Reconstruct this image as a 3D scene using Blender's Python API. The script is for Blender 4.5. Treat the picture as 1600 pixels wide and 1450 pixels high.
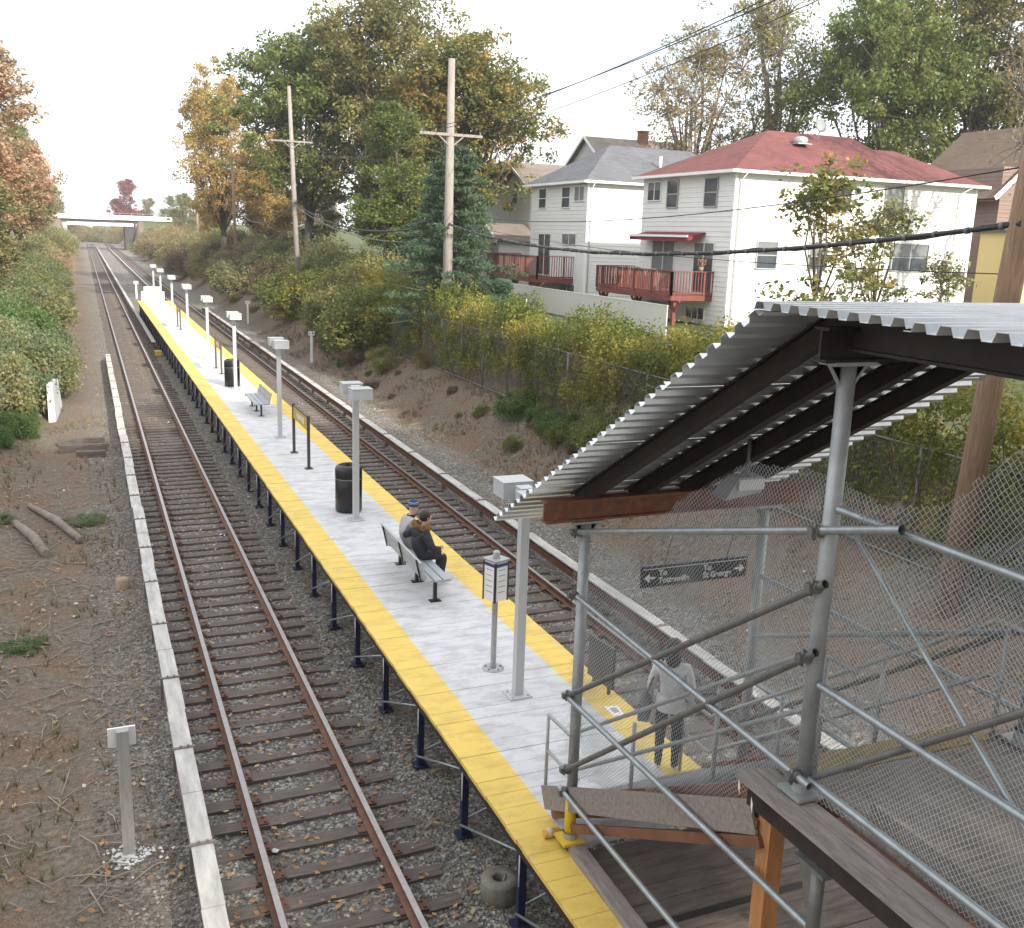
import bpy, bmesh, math, random
import numpy as np
from mathutils import Vector, Matrix, noise as mnoise

for o in list(bpy.data.objects): bpy.data.objects.remove(o)
SC = bpy.context.scene
COL = SC.collection
random.seed(7); RNG = np.random.default_rng(7)
PI = math.pi; U0 = random.uniform

# ------------------------------------------------------------------ camera
F, YAW, PITCH, ROLL, CAMZ = 1550.0, .4065, .2247, .0342, 7.62
cy, sy, cp, sp = math.cos(YAW), math.sin(YAW), math.cos(PITCH), math.sin(PITCH)
fwd = Vector((sy*cp, cy*cp, -sp)); rgt = Vector((cy, -sy, 0)); upv = rgt.cross(fwd)
r2 = math.cos(ROLL)*rgt + math.sin(ROLL)*upv
u2 = -math.sin(ROLL)*rgt + math.cos(ROLL)*upv
cd = bpy.data.cameras.new('camera'); cam = bpy.data.objects.new('camera', cd); COL.objects.link(cam)
cam.matrix_world = Matrix(((r2.x, u2.x, -fwd.x, 0), (r2.y, u2.y, -fwd.y, 0), (r2.z, u2.z, -fwd.z, CAMZ), (0, 0, 0, 1)))
cd.sensor_fit = 'HORIZONTAL'; cd.sensor_width = 36.0; cd.lens = 36.0*F/1600.0
cd.clip_start = 0.05; cd.clip_end = 4000
SC.camera = cam

# ------------------------------------------------------------------ world, sun, exposure
SUN_EL, SUN_DIR = math.radians(27), (0.30, -0.954)      # direction towards the sun in plan
w = bpy.data.worlds.new('World'); SC.world = w; w.use_nodes = True
nt = w.node_tree; nt.nodes.clear()
sky = nt.nodes.new('ShaderNodeTexSky'); sky.sky_type = 'NISHITA'; sky.sun_disc = False
sky.sun_elevation = SUN_EL; sky.sun_rotation = math.atan2(SUN_DIR[0], SUN_DIR[1]); sky.air_density = 1.0; sky.dust_density = 2.0
tc = nt.nodes.new('ShaderNodeTexCoord')
mp = nt.nodes.new('ShaderNodeMapping'); mp.inputs['Scale'].default_value = (1.0, 1.0, 2.6)
nz = nt.nodes.new('ShaderNodeTexNoise'); nz.inputs['Scale'].default_value = 2.6; nz.inputs['Detail'].default_value = 6; nz.inputs['Roughness'].default_value = .55
cr = nt.nodes.new('ShaderNodeValToRGB')
cr.color_ramp.elements[0].position = .33; cr.color_ramp.elements[0].color = (.25, .25, .25, 1)
cr.color_ramp.elements[1].position = .50; cr.color_ramp.elements[1].color = (1, 1, 1, 1)
sm = nt.nodes.new('ShaderNodeVectorMath'); sm.operation = 'SCALE'; sm.inputs['Scale'].default_value = 0.15
mx = nt.nodes.new('ShaderNodeMix'); mx.data_type = 'RGBA'
mx.inputs['B'].default_value = (1.0, 1.02, 1.05, 1)
bg = nt.nodes.new('ShaderNodeBackground'); bg.inputs['Strength'].default_value = 1.0
wo = nt.nodes.new('ShaderNodeOutputWorld')
L = nt.links.new
L(tc.outputs['Generated'], mp.inputs['Vector']); L(mp.outputs['Vector'], nz.inputs['Vector']); L(nz.outputs['Fac'], cr.inputs['Fac'])
L(sky.outputs['Color'], sm.inputs[0]); L(cr.outputs['Color'], mx.inputs['Factor']); L(sm.outputs['Vector'], mx.inputs['A'])
L(mx.outputs['Result'], bg.inputs['Color']); L(bg.outputs['Background'], wo.inputs['Surface'])
sd = bpy.data.lights.new('sun', 'SUN'); sd.energy = 4.0; sd.angle = math.radians(1.2); sd.color = (1, .93, .82)
so = bpy.data.objects.new('sun', sd); COL.objects.link(so)
sv = Vector((SUN_DIR[0]*math.cos(SUN_EL), SUN_DIR[1]*math.cos(SUN_EL), math.sin(SUN_EL)))
so.rotation_euler = (-sv).to_track_quat('-Z', 'Y').to_euler(); so.location = (20, -40, 60)
SC.view_settings.view_transform = 'Standard'; SC.view_settings.look = 'None'
SC.view_settings.exposure = 0.95; SC.view_settings.gamma = 1; SC.view_settings.use_curve_mapping = False
SC.render.engine = 'CYCLES'
SC.cycles.max_bounces = 6; SC.cycles.transparent_max_bounces = 8

# ------------------------------------------------------------------ materials
MATS = {}
def mat(name, col, rough=.7, metal=0., var=0., vscale=6., bump=0., bscale=30., col2=None, spec=.5, coord='Object', stretch=None):
    if name in MATS: return MATS[name]
    m = bpy.data.materials.new(name); m.use_nodes = True; MATS[name] = m
    t = m.node_tree; b = t.nodes['Principled BSDF']; l = t.links.new
    b.inputs['Roughness'].default_value = rough; b.inputs['Metallic'].default_value = metal
    b.inputs['Specular IOR Level'].default_value = spec
    b.inputs['Base Color'].default_value = (*col, 1)
    if var or bump:
        c = t.nodes.new('ShaderNodeTexCoord'); src = c.outputs[coord]
        if coord == 'World':
            pass
        if stretch:
            mpn = t.nodes.new('ShaderNodeMapping'); mpn.inputs['Scale'].default_value = stretch; l(src, mpn.inputs['Vector']); src = mpn.outputs['Vector']
    if var:
        n = t.nodes.new('ShaderNodeTexNoise'); n.inputs['Scale'].default_value = vscale; n.inputs['Detail'].default_value = 8; n.inputs['Roughness'].default_value = .65
        l(src, n.inputs['Vector'])
        r = t.nodes.new('ShaderNodeValToRGB'); r.color_ramp.elements[0].position = .33; r.color_ramp.elements[1].position = .67
        c2 = col2 or tuple(x*(1-var) for x in col)
        r.color_ramp.elements[0].color = (*c2, 1); r.color_ramp.elements[1].color = (*col, 1)
        l(n.outputs['Fac'], r.inputs['Fac']); l(r.outputs['Color'], b.inputs['Base Color'])
    if bump:
        n2 = t.nodes.new('ShaderNodeTexNoise'); n2.inputs['Scale'].default_value = bscale; n2.inputs['Detail'].default_value = 4
        l(src, n2.inputs['Vector'])
        bp = t.nodes.new('ShaderNodeBump'); bp.inputs['Strength'].default_value = bump; bp.inputs['Distance'].default_value = .02
        l(n2.outputs['Fac'], bp.inputs['Height']); l(bp.outputs['Normal'], b.inputs['Normal'])
    return m

def leaf_mat(name, cols, trans=.42):
    m = bpy.data.materials.new(name); m.use_nodes = True; MATS[name] = m
    t = m.node_tree; t.nodes.clear(); l = t.links.new
    out = t.nodes.new('ShaderNodeOutputMaterial'); g = t.nodes.new('ShaderNodeNewGeometry')
    tcx = t.nodes.new('ShaderNodeTexCoord'); n = t.nodes.new('ShaderNodeTexNoise'); n.inputs['Scale'].default_value = .45; n.inputs['Detail'].default_value = 2
    l(tcx.outputs['Object'], n.inputs['Vector'])
    ad = t.nodes.new('ShaderNodeMath'); ad.operation = 'MULTIPLY_ADD'; ad.inputs[1].default_value = .45
    mm = t.nodes.new('ShaderNodeMath'); mm.operation = 'MULTIPLY_ADD'; mm.inputs[1].default_value = 1.5; mm.inputs[2].default_value = -.5
    l(n.outputs['Fac'], mm.inputs[0]); l(g.outputs['Random Per Island'], ad.inputs[0]); l(mm.outputs[0], ad.inputs[2])
    r = t.nodes.new('ShaderNodeValToRGB'); r.color_ramp.interpolation = 'LINEAR'
    els = r.color_ramp.elements
    while len(els) < len(cols): els.new(.5)
    for i, c in enumerate(cols):
        els[i].position = .05 + .9*i/(len(cols)-1); els[i].color = (*c, 1)
    l(ad.outputs[0], r.inputs['Fac'])
    d = t.nodes.new('ShaderNodeBsdfPrincipled'); d.inputs['Roughness'].default_value = .55; d.inputs['Specular IOR Level'].default_value = .3
    tr = t.nodes.new('ShaderNodeBsdfTranslucent'); ms = t.nodes.new('ShaderNodeMixShader'); ms.inputs[0].default_value = trans
    l(r.outputs['Color'], d.inputs['Base Color']); l(r.outputs['Color'], tr.inputs['Color'])
    l(d.outputs[0], ms.inputs[1]); l(tr.outputs[0], ms.inputs[2]); l(ms.outputs[0], out.inputs['Surface'])
    return m

M_white = mat('white_paint', (.78, .78, .77), .45, var=.06, vscale=3)
M_lamp = mat('lamp_grey_paint', (.44, .45, .46), .45, var=.05, vscale=4)
M_navy = mat('navy_steel', (.015, .02, .06), .5, var=.4, vscale=10)
M_galv = mat('galvanised_tube', (.36, .40, .41), .42, .55, var=.3, vscale=9, bump=.05)
M_galvd = mat('weathered_tube', (.20, .20, .19), .5, .4, var=.35, vscale=9)
M_galvp = mat('galvanised_post', (.42, .43, .43), .5, .4, var=.25, vscale=7, bump=.05)
M_sheet = mat('galvanised_sheet', (.70, .73, .75), .30, .6, var=.22, vscale=2.5, bump=.05, bscale=60)
M_dkbeam = mat('dark_steel_beam', (.035, .024, .02), .7, var=.5, vscale=7)
M_rust = mat('rusty_beam', (.24, .095, .05), .8, var=.5, vscale=9, bump=.2)
M_rail = mat('rusty_rail', (.17, .075, .042), .75, var=.45, vscale=8)
M_railtop = mat('worn_rail_head', (.30, .28, .27), .35, .75, var=.25, vscale=12)
M_tie = mat('weathered_tie', (.15, .122, .105), .9, var=.55, vscale=5, bump=.5, bscale=25, stretch=(.6, 5, 5))
M_plate = mat('rusty_tie_plate', (.15, .075, .05), .85, var=.4, vscale=20)
M_cover = mat('cover_board', (.52, .50, .465), .75, var=.42, vscale=2.2, bump=.2, stretch=(4, .7, 4))
M_bracket = mat('cover_bracket', (.18, .15, .13), .7)
M_black = mat('black_metal', (.012, .012, .014), .3, var=.2, vscale=6)
M_dkpost = mat('dark_bronze_post', (.05, .042, .04), .5)
M_bench = mat('bench_slat_grey', (.36, .38, .39), .5, var=.15, vscale=5)
M_wood = mat('weathered_plank', (.30, .255, .22), .85, var=.45, vscale=3, bump=.3, bscale=18, stretch=(1.2, 8, 8))
M_woody = mat('weathered_plank_long', (.30, .265, .24), .85, var=.45, vscale=3, bump=.3, bscale=18, stretch=(8, 1.2, 8))
M_dkwood = mat('dark_deck_plank', (.19, .155, .13), .9, var=.5, vscale=2.5, bump=.3, bscale=18, stretch=(1.2, 6, 6))
M_newwood = mat('fresh_timber', (.48, .22, .075), .75, var=.35, vscale=4, stretch=(5, 5, .8))
M_brnwood = mat('brown_timber', (.20, .085, .04), .8, var=.4, vscale=4)
M_yellow = mat('yellow_paint', (.72, .48, .03), .5, var=.2, vscale=6)
M_conc = mat('concrete', (.42, .40, .37), .9, var=.25, vscale=4, bump=.2)
M_pole = mat('weathered_pole', (.33, .295, .265), .9, var=.4, vscale=4, bump=.5, bscale=12, stretch=(6, 6, .5))
M_polebr = mat('brown_pole', (.36, .24, .15), .9, var=.45, vscale=4, bump=.5, bscale=12, stretch=(6, 6, .5))
M_wire = mat('cable_black', (.02, .02, .022), .6)
M_wiregr = mat('cable_grey', (.12, .13, .13), .6)
M_bark = mat('bark', (.12, .095, .075), .95, var=.4, vscale=4, bump=.6, bscale=10)
M_barkl = mat('pale_bark', (.26, .22, .18), .95, var=.4, vscale=4, bump=.6, bscale=10)
M_mesh = mat('chain_link_wire', (.46, .48, .48), .45, .4)
M_glass = mat('window_glass', (.07, .085, .10), .08, 0, var=.5, vscale=1.2, spec=.8)
M_blind = mat('window_blind', (.20, .21, .21), .35, var=.3, vscale=5, stretch=(6, 6, .3))
M_frame = mat('window_frame', (.75, .74, .72), .5)
M_dkframe = mat('grey_window_frame', (.35, .35, .35), .5)
M_trim = mat('white_trim', (.80, .80, .79), .5)
M_deckred = mat('red_stained_wood', (.20, .055, .038), .75, var=.35, vscale=5)
M_deckdk = mat('dark_red_stained_wood', (.13, .04, .035), .75, var=.35, vscale=5)
M_awn = mat('maroon_awning', (.18, .02, .035), .8)
M_text = mat('sign_white', (.8, .8, .8), .5)
M_skin = mat('skin', (.55, .34, .25), .55)

def siding(name, col, pitch=.125):
    m = bpy.data.materials.new(name); m.use_nodes = True; t = m.node_tree; b = t.nodes['Principled BSDF']; l = t.links.new
    g = t.nodes.new('ShaderNodeNewGeometry'); s = t.nodes.new('ShaderNodeSeparateXYZ'); l(g.outputs['Position'], s.inputs[0])
    d = t.nodes.new('ShaderNodeMath'); d.operation = 'DIVIDE'; d.inputs[1].default_value = pitch; l(s.outputs['Z'], d.inputs[0])
    f = t.nodes.new('ShaderNodeMath'); f.operation = 'FRACT'; l(d.outputs[0], f.inputs[0])
    inv = t.nodes.new('ShaderNodeMath'); inv.operation = 'SUBTRACT'; inv.inputs[0].default_value = 1; l(f.outputs[0], inv.inputs[1])
    bp = t.nodes.new('ShaderNodeBump'); bp.inputs['Strength'].default_value = .9; bp.inputs['Distance'].default_value = .02
    l(inv.outputs[0], bp.inputs['Height']); l(bp.outputs['Normal'], b.inputs['Normal'])
    n = t.nodes.new('ShaderNodeTexNoise'); n.inputs['Scale'].default_value = .7; l(g.outputs['Position'], n.inputs['Vector'])
    r = t.nodes.new('ShaderNodeValToRGB'); r.color_ramp.elements[0].color = (*[c*.9 for c in col], 1); r.color_ramp.elements[1].color = (*col, 1)
    l(n.outputs['Fac'], r.inputs['Fac']); l(r.outputs['Color'], b.inputs['Base Color']); b.inputs['Roughness'].default_value = .55
    return m
M_side = siding('vinyl_siding', (.72, .71, .68)); M_side2 = siding('grey_vinyl_siding', (.60, .60, .59)); M_sidew = siding('white_siding', (.78, .78, .77), .15)
M_sideb = siding('brown_shingle_siding', (.20, .13, .10), .15); M_sidey = siding('yellow_siding', (.75, .58, .25), .12); M_sideg = siding('pale_grey_siding', (.5, .5, .49), .14)
def shingles(name, col):
    m = bpy.data.materials.new(name); m.use_nodes = True; t = m.node_tree; b = t.nodes['Principled BSDF']; l = t.links.new
    g_ = t.nodes.new('ShaderNodeNewGeometry'); s_ = t.nodes.new('ShaderNodeSeparateXYZ'); l(g_.outputs['Position'], s_.inputs[0])
    d = t.nodes.new('ShaderNodeMath'); d.operation = 'DIVIDE'; d.inputs[1].default_value = .085; l(s_.outputs['Z'], d.inputs[0])
    fl = t.nodes.new('ShaderNodeMath'); fl.operation = 'FLOOR'; l(d.outputs[0], fl.inputs[0]); fr = t.nodes.new('ShaderNodeMath'); fr.operation = 'FRACT'; l(d.outputs[0], fr.inputs[0])
    cb_ = t.nodes.new('ShaderNodeCombineXYZ'); l(s_.outputs['X'], cb_.inputs[0]); l(s_.outputs['Y'], cb_.inputs[1]); l(fl.outputs[0], cb_.inputs[2])
    mp_ = t.nodes.new('ShaderNodeMapping'); mp_.inputs['Scale'].default_value = (1.6, 1.6, 7.3); l(cb_.outputs[0], mp_.inputs['Vector'])
    wn = t.nodes.new('ShaderNodeTexNoise'); wn.inputs['Scale'].default_value = 1.; wn.inputs['Detail'].default_value = 3; l(mp_.outputs['Vector'], wn.inputs['Vector'])
    bg_ = t.nodes.new('ShaderNodeTexNoise'); bg_.inputs['Scale'].default_value = .5; bg_.inputs['Detail'].default_value = 5; l(g_.outputs['Position'], bg_.inputs['Vector'])
    ad_ = t.nodes.new('ShaderNodeMath'); ad_.operation = 'MULTIPLY_ADD'; ad_.inputs[1].default_value = .5; l(bg_.outputs['Fac'], ad_.inputs[0])
    hf = t.nodes.new('ShaderNodeMath'); hf.operation = 'MULTIPLY'; hf.inputs[1].default_value = .6; l(wn.outputs['Fac'], hf.inputs[0]); l(hf.outputs[0], ad_.inputs[2])
    r = t.nodes.new('ShaderNodeValToRGB'); r.color_ramp.elements[0].position = .35; r.color_ramp.elements[1].position = .72
    r.color_ramp.elements[0].color = (*[c*.68 for c in col], 1); r.color_ramp.elements[1].color = (*[c*1.12 for c in col], 1); l(ad_.outputs[0], r.inputs['Fac']); l(r.outputs['Color'], b.inputs['Base Color'])
    iv = t.nodes.new('ShaderNodeMath'); iv.operation = 'SUBTRACT'; iv.inputs[0].default_value = 1; l(fr.outputs[0], iv.inputs[1])
    bp = t.nodes.new('ShaderNodeBump'); bp.inputs['Strength'].default_value = .8; bp.inputs['Distance'].default_value = .015; l(iv.outputs[0], bp.inputs['Height']); l(bp.outputs['Normal'], b.inputs['Normal'])
    b.inputs['Roughness'].default_value = .9; b.inputs['Specular IOR Level'].default_value = .2
    return m
M_roofred = shingles('red_shingle', (.17, .066, .062)); M_roofgry = shingles('grey_shingle', (.135, .14, .15)); M_rooftan = shingles('tan_shingle', (.22, .19, .16)); M_roofbrn = shingles('brown_shingle', (.16, .12, .09))

def platform_mat():
    m = bpy.data.materials.new('platform_deck_paint'); m.use_nodes = True; t = m.node_tree; b = t.nodes['Principled BSDF']; l = t.links.new
    g = t.nodes.new('ShaderNodeNewGeometry'); s = t.nodes.new('ShaderNodeSeparateXYZ'); l(g.outputs['Position'], s.inputs[0])
    n = t.nodes.new('ShaderNodeTexNoise'); n.inputs['Scale'].default_value = 3; n.inputs['Detail'].default_value = 6; l(g.outputs['Position'], n.inputs['Vector'])
    ad = t.nodes.new('ShaderNodeMath'); ad.operation = 'SUBTRACT'; ad.inputs[1].default_value = 5.33; l(s.outputs['X'], ad.inputs[0])
    ab = t.nodes.new('ShaderNodeMath'); ab.operation = 'ABSOLUTE'; l(ad.outputs[0], ab.inputs[0])
    ns = t.nodes.new('ShaderNodeMath'); ns.operation = 'MULTIPLY_ADD'; ns.inputs[1].default_value = .05; l(n.outputs['Fac'], ns.inputs[0]); l(ab.outputs[0], ns.inputs[2])
    gt = t.nodes.new('ShaderNodeMapRange'); gt.inputs['From Min'].default_value = .865; gt.inputs['From Max'].default_value = .885; l(ns.outputs[0], gt.inputs['Value'])
    mpn = t.nodes.new('ShaderNodeMapping'); mpn.inputs['Scale'].default_value = (1.3, 2.4, 1); l(g.outputs['Position'], mpn.inputs['Vector'])
    n2 = t.nodes.new('ShaderNodeTexNoise'); n2.inputs['Scale'].default_value = 1.6; n2.inputs['Detail'].default_value = 9; n2.inputs['Roughness'].default_value = .7; l(mpn.outputs['Vector'], n2.inputs['Vector'])
    rg = t.nodes.new('ShaderNodeValToRGB'); rg.color_ramp.elements[0].position = .34; rg.color_ramp.elements[1].position = .56
    rg.color_ramp.elements[0].color = (.37, .365, .36, 1); rg.color_ramp.elements[1].color = (.54, .54, .54, 1); l(n2.outputs['Fac'], rg.inputs['Fac'])
    ry = t.nodes.new('ShaderNodeValToRGB'); ry.color_ramp.elements[0].position = .3; ry.color_ramp.elements[1].position = .55
    ry.color_ramp.elements[0].color = (.52, .36, .075, 1); ry.color_ramp.elements[1].color = (.70, .49, .10, 1); l(n2.outputs['Fac'], ry.inputs['Fac'])
    mxn = t.nodes.new('ShaderNodeMix'); mxn.data_type = 'RGBA'; l(gt.outputs['Result'], mxn.inputs['Factor']); l(rg.outputs['Color'], mxn.inputs['A']); l(ry.outputs['Color'], mxn.inputs['B'])
    l(mxn.outputs['Result'], b.inputs['Base Color']); b.inputs['Roughness'].default_value = .6
    n3 = t.nodes.new('ShaderNodeTexNoise'); n3.inputs['Scale'].default_value = 45; l(g.outputs['Position'], n3.inputs['Vector'])
    bp = t.nodes.new('ShaderNodeBump'); bp.inputs['Strength'].default_value = .25; bp.inputs['Distance'].default_value = .01; l(n3.outputs['Fac'], bp.inputs['Height']); l(bp.outputs['Normal'], b.inputs['Normal'])
    return m
M_deck = platform_mat()

def ground_mat():
    m = bpy.data.materials.new('trackside_ground'); m.use_nodes = True; t = m.node_tree; b = t.nodes['Principled BSDF']; l = t.links.new
    g = t.nodes.new('ShaderNodeNewGeometry'); s = t.nodes.new('ShaderNodeSeparateXYZ'); l(g.outputs['Position'], s.inputs[0])
    def N(sc, det=6, r=.6):
        n = t.nodes.new('ShaderNodeTexNoise'); n.inputs['Scale'].default_value = sc; n.inputs['Detail'].default_value = det; n.inputs['Roughness'].default_value = r; l(g.outputs['Position'], n.inputs['Vector']); return n
    def ramp(src, p0, c0, p1, c1, mid=None):
        r = t.nodes.new('ShaderNodeValToRGB'); r.color_ramp.elements[0].position = p0; r.color_ramp.elements[0].color = (*c0, 1)
        r.color_ramp.elements[1].position = p1; r.color_ramp.elements[1].color = (*c1, 1)
        if mid:
            e = r.color_ramp.elements.new(mid[0]); e.color = (*mid[1], 1)
        l(src, r.inputs['Fac']); return r.outputs['Color']
    def mix(f, a, bb):
        x = t.nodes.new('ShaderNodeMix'); x.data_type = 'RGBA'; l(f, x.inputs['Factor']); l(a, x.inputs['A']); l(bb, x.inputs['B']); return x.outputs['Result']
    v = t.nodes.new('ShaderNodeTexVoronoi'); v.inputs['Scale'].default_value = 22; l(g.outputs['Position'], v.inputs['Vector'])
    vs = t.nodes.new('ShaderNodeSeparateColor'); l(v.outputs['Color'], vs.inputs[0])
    ball = ramp(vs.outputs[0], .0, (.085, .078, .068), 1., (.44, .42, .385), (.6, (.21, .197, .175)))
    nb = N(9, 8, .75); soil = ramp(nb.outputs['Fac'], .3, (.075, .062, .048), .72, (.29, .245, .19))
    nl = N(28, 3, .8); litter = ramp(nl.outputs['Fac'], .35, (.10, .065, .045), .72, (.34, .225, .15))
    ng = N(14, 6, .7); grass = ramp(ng.outputs['Fac'], .3, (.03, .045, .015), .7, (.12, .15, .05))
    big = N(.55, 5, .6)
    def zone(lo0, lo1, wob=.9):
        a = t.nodes.new('ShaderNodeMath'); a.operation = 'MULTIPLY_ADD'; a.inputs[1].default_value = wob; l(big.outputs['Fac'], a.inputs[0]); l(s.outputs['X'], a.inputs[2])
        r = t.nodes.new('ShaderNodeMapRange'); r.inputs['From Min'].default_value = lo0; r.inputs['From Max'].default_value = lo1; l(a.outputs[0], r.inputs['Value']); return r.outputs['Result']
    soilmix = mix(ramp(N(.9, 5).outputs['Fac'], .42, (0, 0, 0), .62, (1, 1, 1)), soil, litter)
    c = mix(zone(.5, 2.1, 2.2), soilmix, ball)
    rs = mix(ramp(N(.5, 5).outputs['Fac'], .4, (0, 0, 0), .6, (1, 1, 1)), litter, soil)
    c = mix(zone(12.1, 13.0, 1.6), c, rs)
    c = mix(zone(16.6, 18.0, 1.2), c, grass)
    # dirt over the ballast
    dm = ramp(N(1.3, 7, .7).outputs['Fac'], .46, (0, 0, 0), .66, (.75, .75, .75))
    c = mix(dm, c, soil)
    l(c, b.inputs['Base Color']); b.inputs['Roughness'].default_value = .95; b.inputs['Specular IOR Level'].default_value = .2
    bp = t.nodes.new('ShaderNodeBump'); bp.inputs['Strength'].default_value = .8; bp.inputs['Distance'].default_value = .05
    l(v.outputs['Distance'], bp.inputs['Height']); 
    bp2 = t.nodes.new('ShaderNodeBump'); bp2.inputs['Strength'].default_value = .6; bp2.inputs['Distance'].default_value = .06; l(nl.outputs['Fac'], bp2.inputs['Height']); l(bp.outputs['Normal'], bp2.inputs['Normal'])
    l(bp2.outputs['Normal'], b.inputs['Normal'])
    return m
M_ground = ground_mat()

# ------------------------------------------------------------------ helpers
def link(o): COL.objects.link(o); return o
def tag(o, label=None, cat=None, group=None, kind=None):
    if label: o['label'] = label
    if cat: o['category'] = cat
    if group: o['group'] = group
    if kind: o['kind'] = kind
    return o
def thing(name, label, cat, loc=(0, 0, 0), group=None, rz=0, kind=None):
    o = bpy.data.objects.new(name, None); o.empty_display_size = .1; link(o); o.location = loc; o.rotation_euler = (0, 0, rz)
    return tag(o, label, cat, group, kind)
def copy_tree(o, parent=None):
    c = o.copy(); link(c); c.parent = parent
    for ch in o.children: copy_tree(ch, c)
    return c
def mesh_obj(name, me, m, parent=None, loc=(0, 0, 0), rot=None, kind=None):
    o = bpy.data.objects.new(name, me); link(o); o.location = loc
    if rot: o.rotation_euler = rot
    if m and not me.materials: me.materials.append(m)
    if parent: o.parent = parent
    if kind: o['kind'] = kind
    return o
class MB:
    def __init__(s): s.v = []; s.f = []; s.mi = []; s.sm = []
    def add(s, vs, fs, mi=0, smooth=False):
        n = len(s.v); s.v += [tuple(v) for v in vs]; s.f += [tuple(i+n for i in f) for f in fs]; s.mi += [mi]*len(fs); s.sm += [smooth]*len(fs); return s
    def box(s, c, d, rz=0, mi=0, bev=0):
        x, y, z = d[0]/2, d[1]/2, d[2]/2; co, si = math.cos(rz), math.sin(rz)
        vs = []
        for a, b, e in ((-x, -y, -z), (x, -y, -z), (x, y, -z), (-x, y, -z), (-x, -y, z), (x, -y, z), (x, y, z), (-x, y, z)):
            vs.append((c[0]+a*co-b*si, c[1]+a*si+b*co, c[2]+e))
        return s.add(vs, ((3, 2, 1, 0), (4, 5, 6, 7), (0, 1, 5, 4), (1, 2, 6, 5), (2, 3, 7, 6), (3, 0, 4, 7)), mi)
    def beam(s, p, q, w, h, mi=0, up=(0, 0, 1)):
        p, q = Vector(p), Vector(q); d = (q-p).normalized(); u = Vector(up)
        a = d.cross(u)
        if a.length < 1e-4: a = d.cross(Vector((0, 1, 0)))
        a.normalize(); b = a.cross(d).normalized(); a *= w/2; b *= h/2
        vs = [p-a-b, p+a-b, p+a+b, p-a+b, q-a-b, q+a-b, q+a+b, q-a+b]
        return s.add(vs, ((0, 1, 2, 3), (7, 6, 5, 4), (0, 4, 5, 1), (1, 5, 6, 2), (2, 6, 7, 3), (3, 7, 4, 0)), mi)
    def ibeam(s, p, q, w, h, t=.02):
        p, q = Vector(p), Vector(q); d = (q-p).normalized(); a = d.cross(Vector((0, 0, 1))).normalized(); b = a.cross(d).normalized()
        s.beam(p+b*(h/2-t/2), q+b*(h/2-t/2), w, t, up=b); s.beam(p-b*(h/2-t/2), q-b*(h/2-t/2), w, t, up=b); return s.beam(p, q, t, h-2*t, up=b)
    def tube(s, pts, r, n=10, mi=0, cap=True, radii=None):
        pts = [Vector(p) for p in pts]; rings = []; m = len(pts); base = len(s.v)
        ref = None
        for i, p in enumerate(pts):
            d = (pts[min(i+1, m-1)]-pts[max(i-1, 0)]).normalized()
            if ref is None: ref = d.orthogonal().normalized()
            a = (ref-d*ref.dot(d)).normalized(); ref = a; b = d.cross(a); rr = radii[i] if radii else r
            for k in range(n):
                an = 2*PI*k/n; s.v.append(tuple(p+a*math.cos(an)*rr+b*math.sin(an)*rr))
        for i in range(m-1):
            for k in range(n):
                s.f.append((base+i*n+k, base+i*n+(k+1) % n, base+(i+1)*n+(k+1) % n, base+(i+1)*n+k)); s.mi.append(mi); s.sm.append(True)
        if cap:
            s.f.append(tuple(base+k for k in range(n))[::-1]); s.f.append(tuple(base+(m-1)*n+k for k in range(n))); s.mi += [mi, mi]; s.sm += [False, False]
        return s
    def pipe(s, p, q, r, t=.005, n=12, mi=0):       # open-ended pipe
        s.tube([p, q], r, n, mi, cap=False); s.tube([q, p], r-t, n, mi, cap=False); return s
    def lathe(s, c, prof, n=24, mi=0):
        base = len(s.v)
        for (r, z) in prof:
            for k in range(n):
                a = 2*PI*k/n; s.v.append((c[0]+r*math.cos(a), c[1]+r*math.sin(a), c[2]+z))
        for i in range(len(prof)-1):
            for k in range(n):
                s.f.append((base+i*n+k, base+i*n+(k+1) % n, base+(i+1)*n+(k+1) % n, base+(i+1)*n+k)); s.mi.append(mi); s.sm.append(True)
        return s
    def ell(s, c, r, n=14, m=9, mi=0, z0=-1., z1=1.):
        base = len(s.v)
        for i in range(m+1):
            ph = math.asin(z0)+(math.asin(z1)-math.asin(z0))*i/m
            for k in range(n):
                a = 2*PI*k/n; s.v.append((c[0]+r[0]*math.cos(ph)*math.cos(a), c[1]+r[1]*math.cos(ph)*math.sin(a), c[2]+r[2]*math.sin(ph)))
        for i in range(m):
            for k in range(n):
                s.f.append((base+i*n+k, base+i*n+(k+1) % n, base+(i+1)*n+(k+1) % n, base+(i+1)*n+k)); s.mi.append(mi); s.sm.append(True)
        return s
    def mesh(s, name, mats, off=(0, 0, 0)):
        me = bpy.data.meshes.new(name)
        me.from_pydata([(v[0]-off[0], v[1]-off[1], v[2]-off[2]) for v in s.v], [], s.f)
        if not isinstance(mats, (list, tuple)): mats = [mats]
        for m in mats: me.materials.append(m)
        me.polygons.foreach_set('material_index', s.mi); me.polygons.foreach_set('use_smooth', s.sm); me.update(); return me
    def build(s, name, mats, parent=None, kind=None, loc=None):
        off = tuple(parent.location) if parent else (loc or (0, 0, 0))
        if parent and parent.parent: off = tuple(Vector(off)+parent.parent.location)
        me = s.mesh(name, mats, off); o = bpy.data.objects.new(name, me); link(o)
        if parent: o.parent = parent
        elif loc: o.location = loc
        if kind: o['kind'] = kind
        return o
def one(name, label, cat, mb, m, group=None, kind=None, loc=None):
    return tag(mb.build(name, m, None, kind, loc), label, cat, group)
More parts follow.
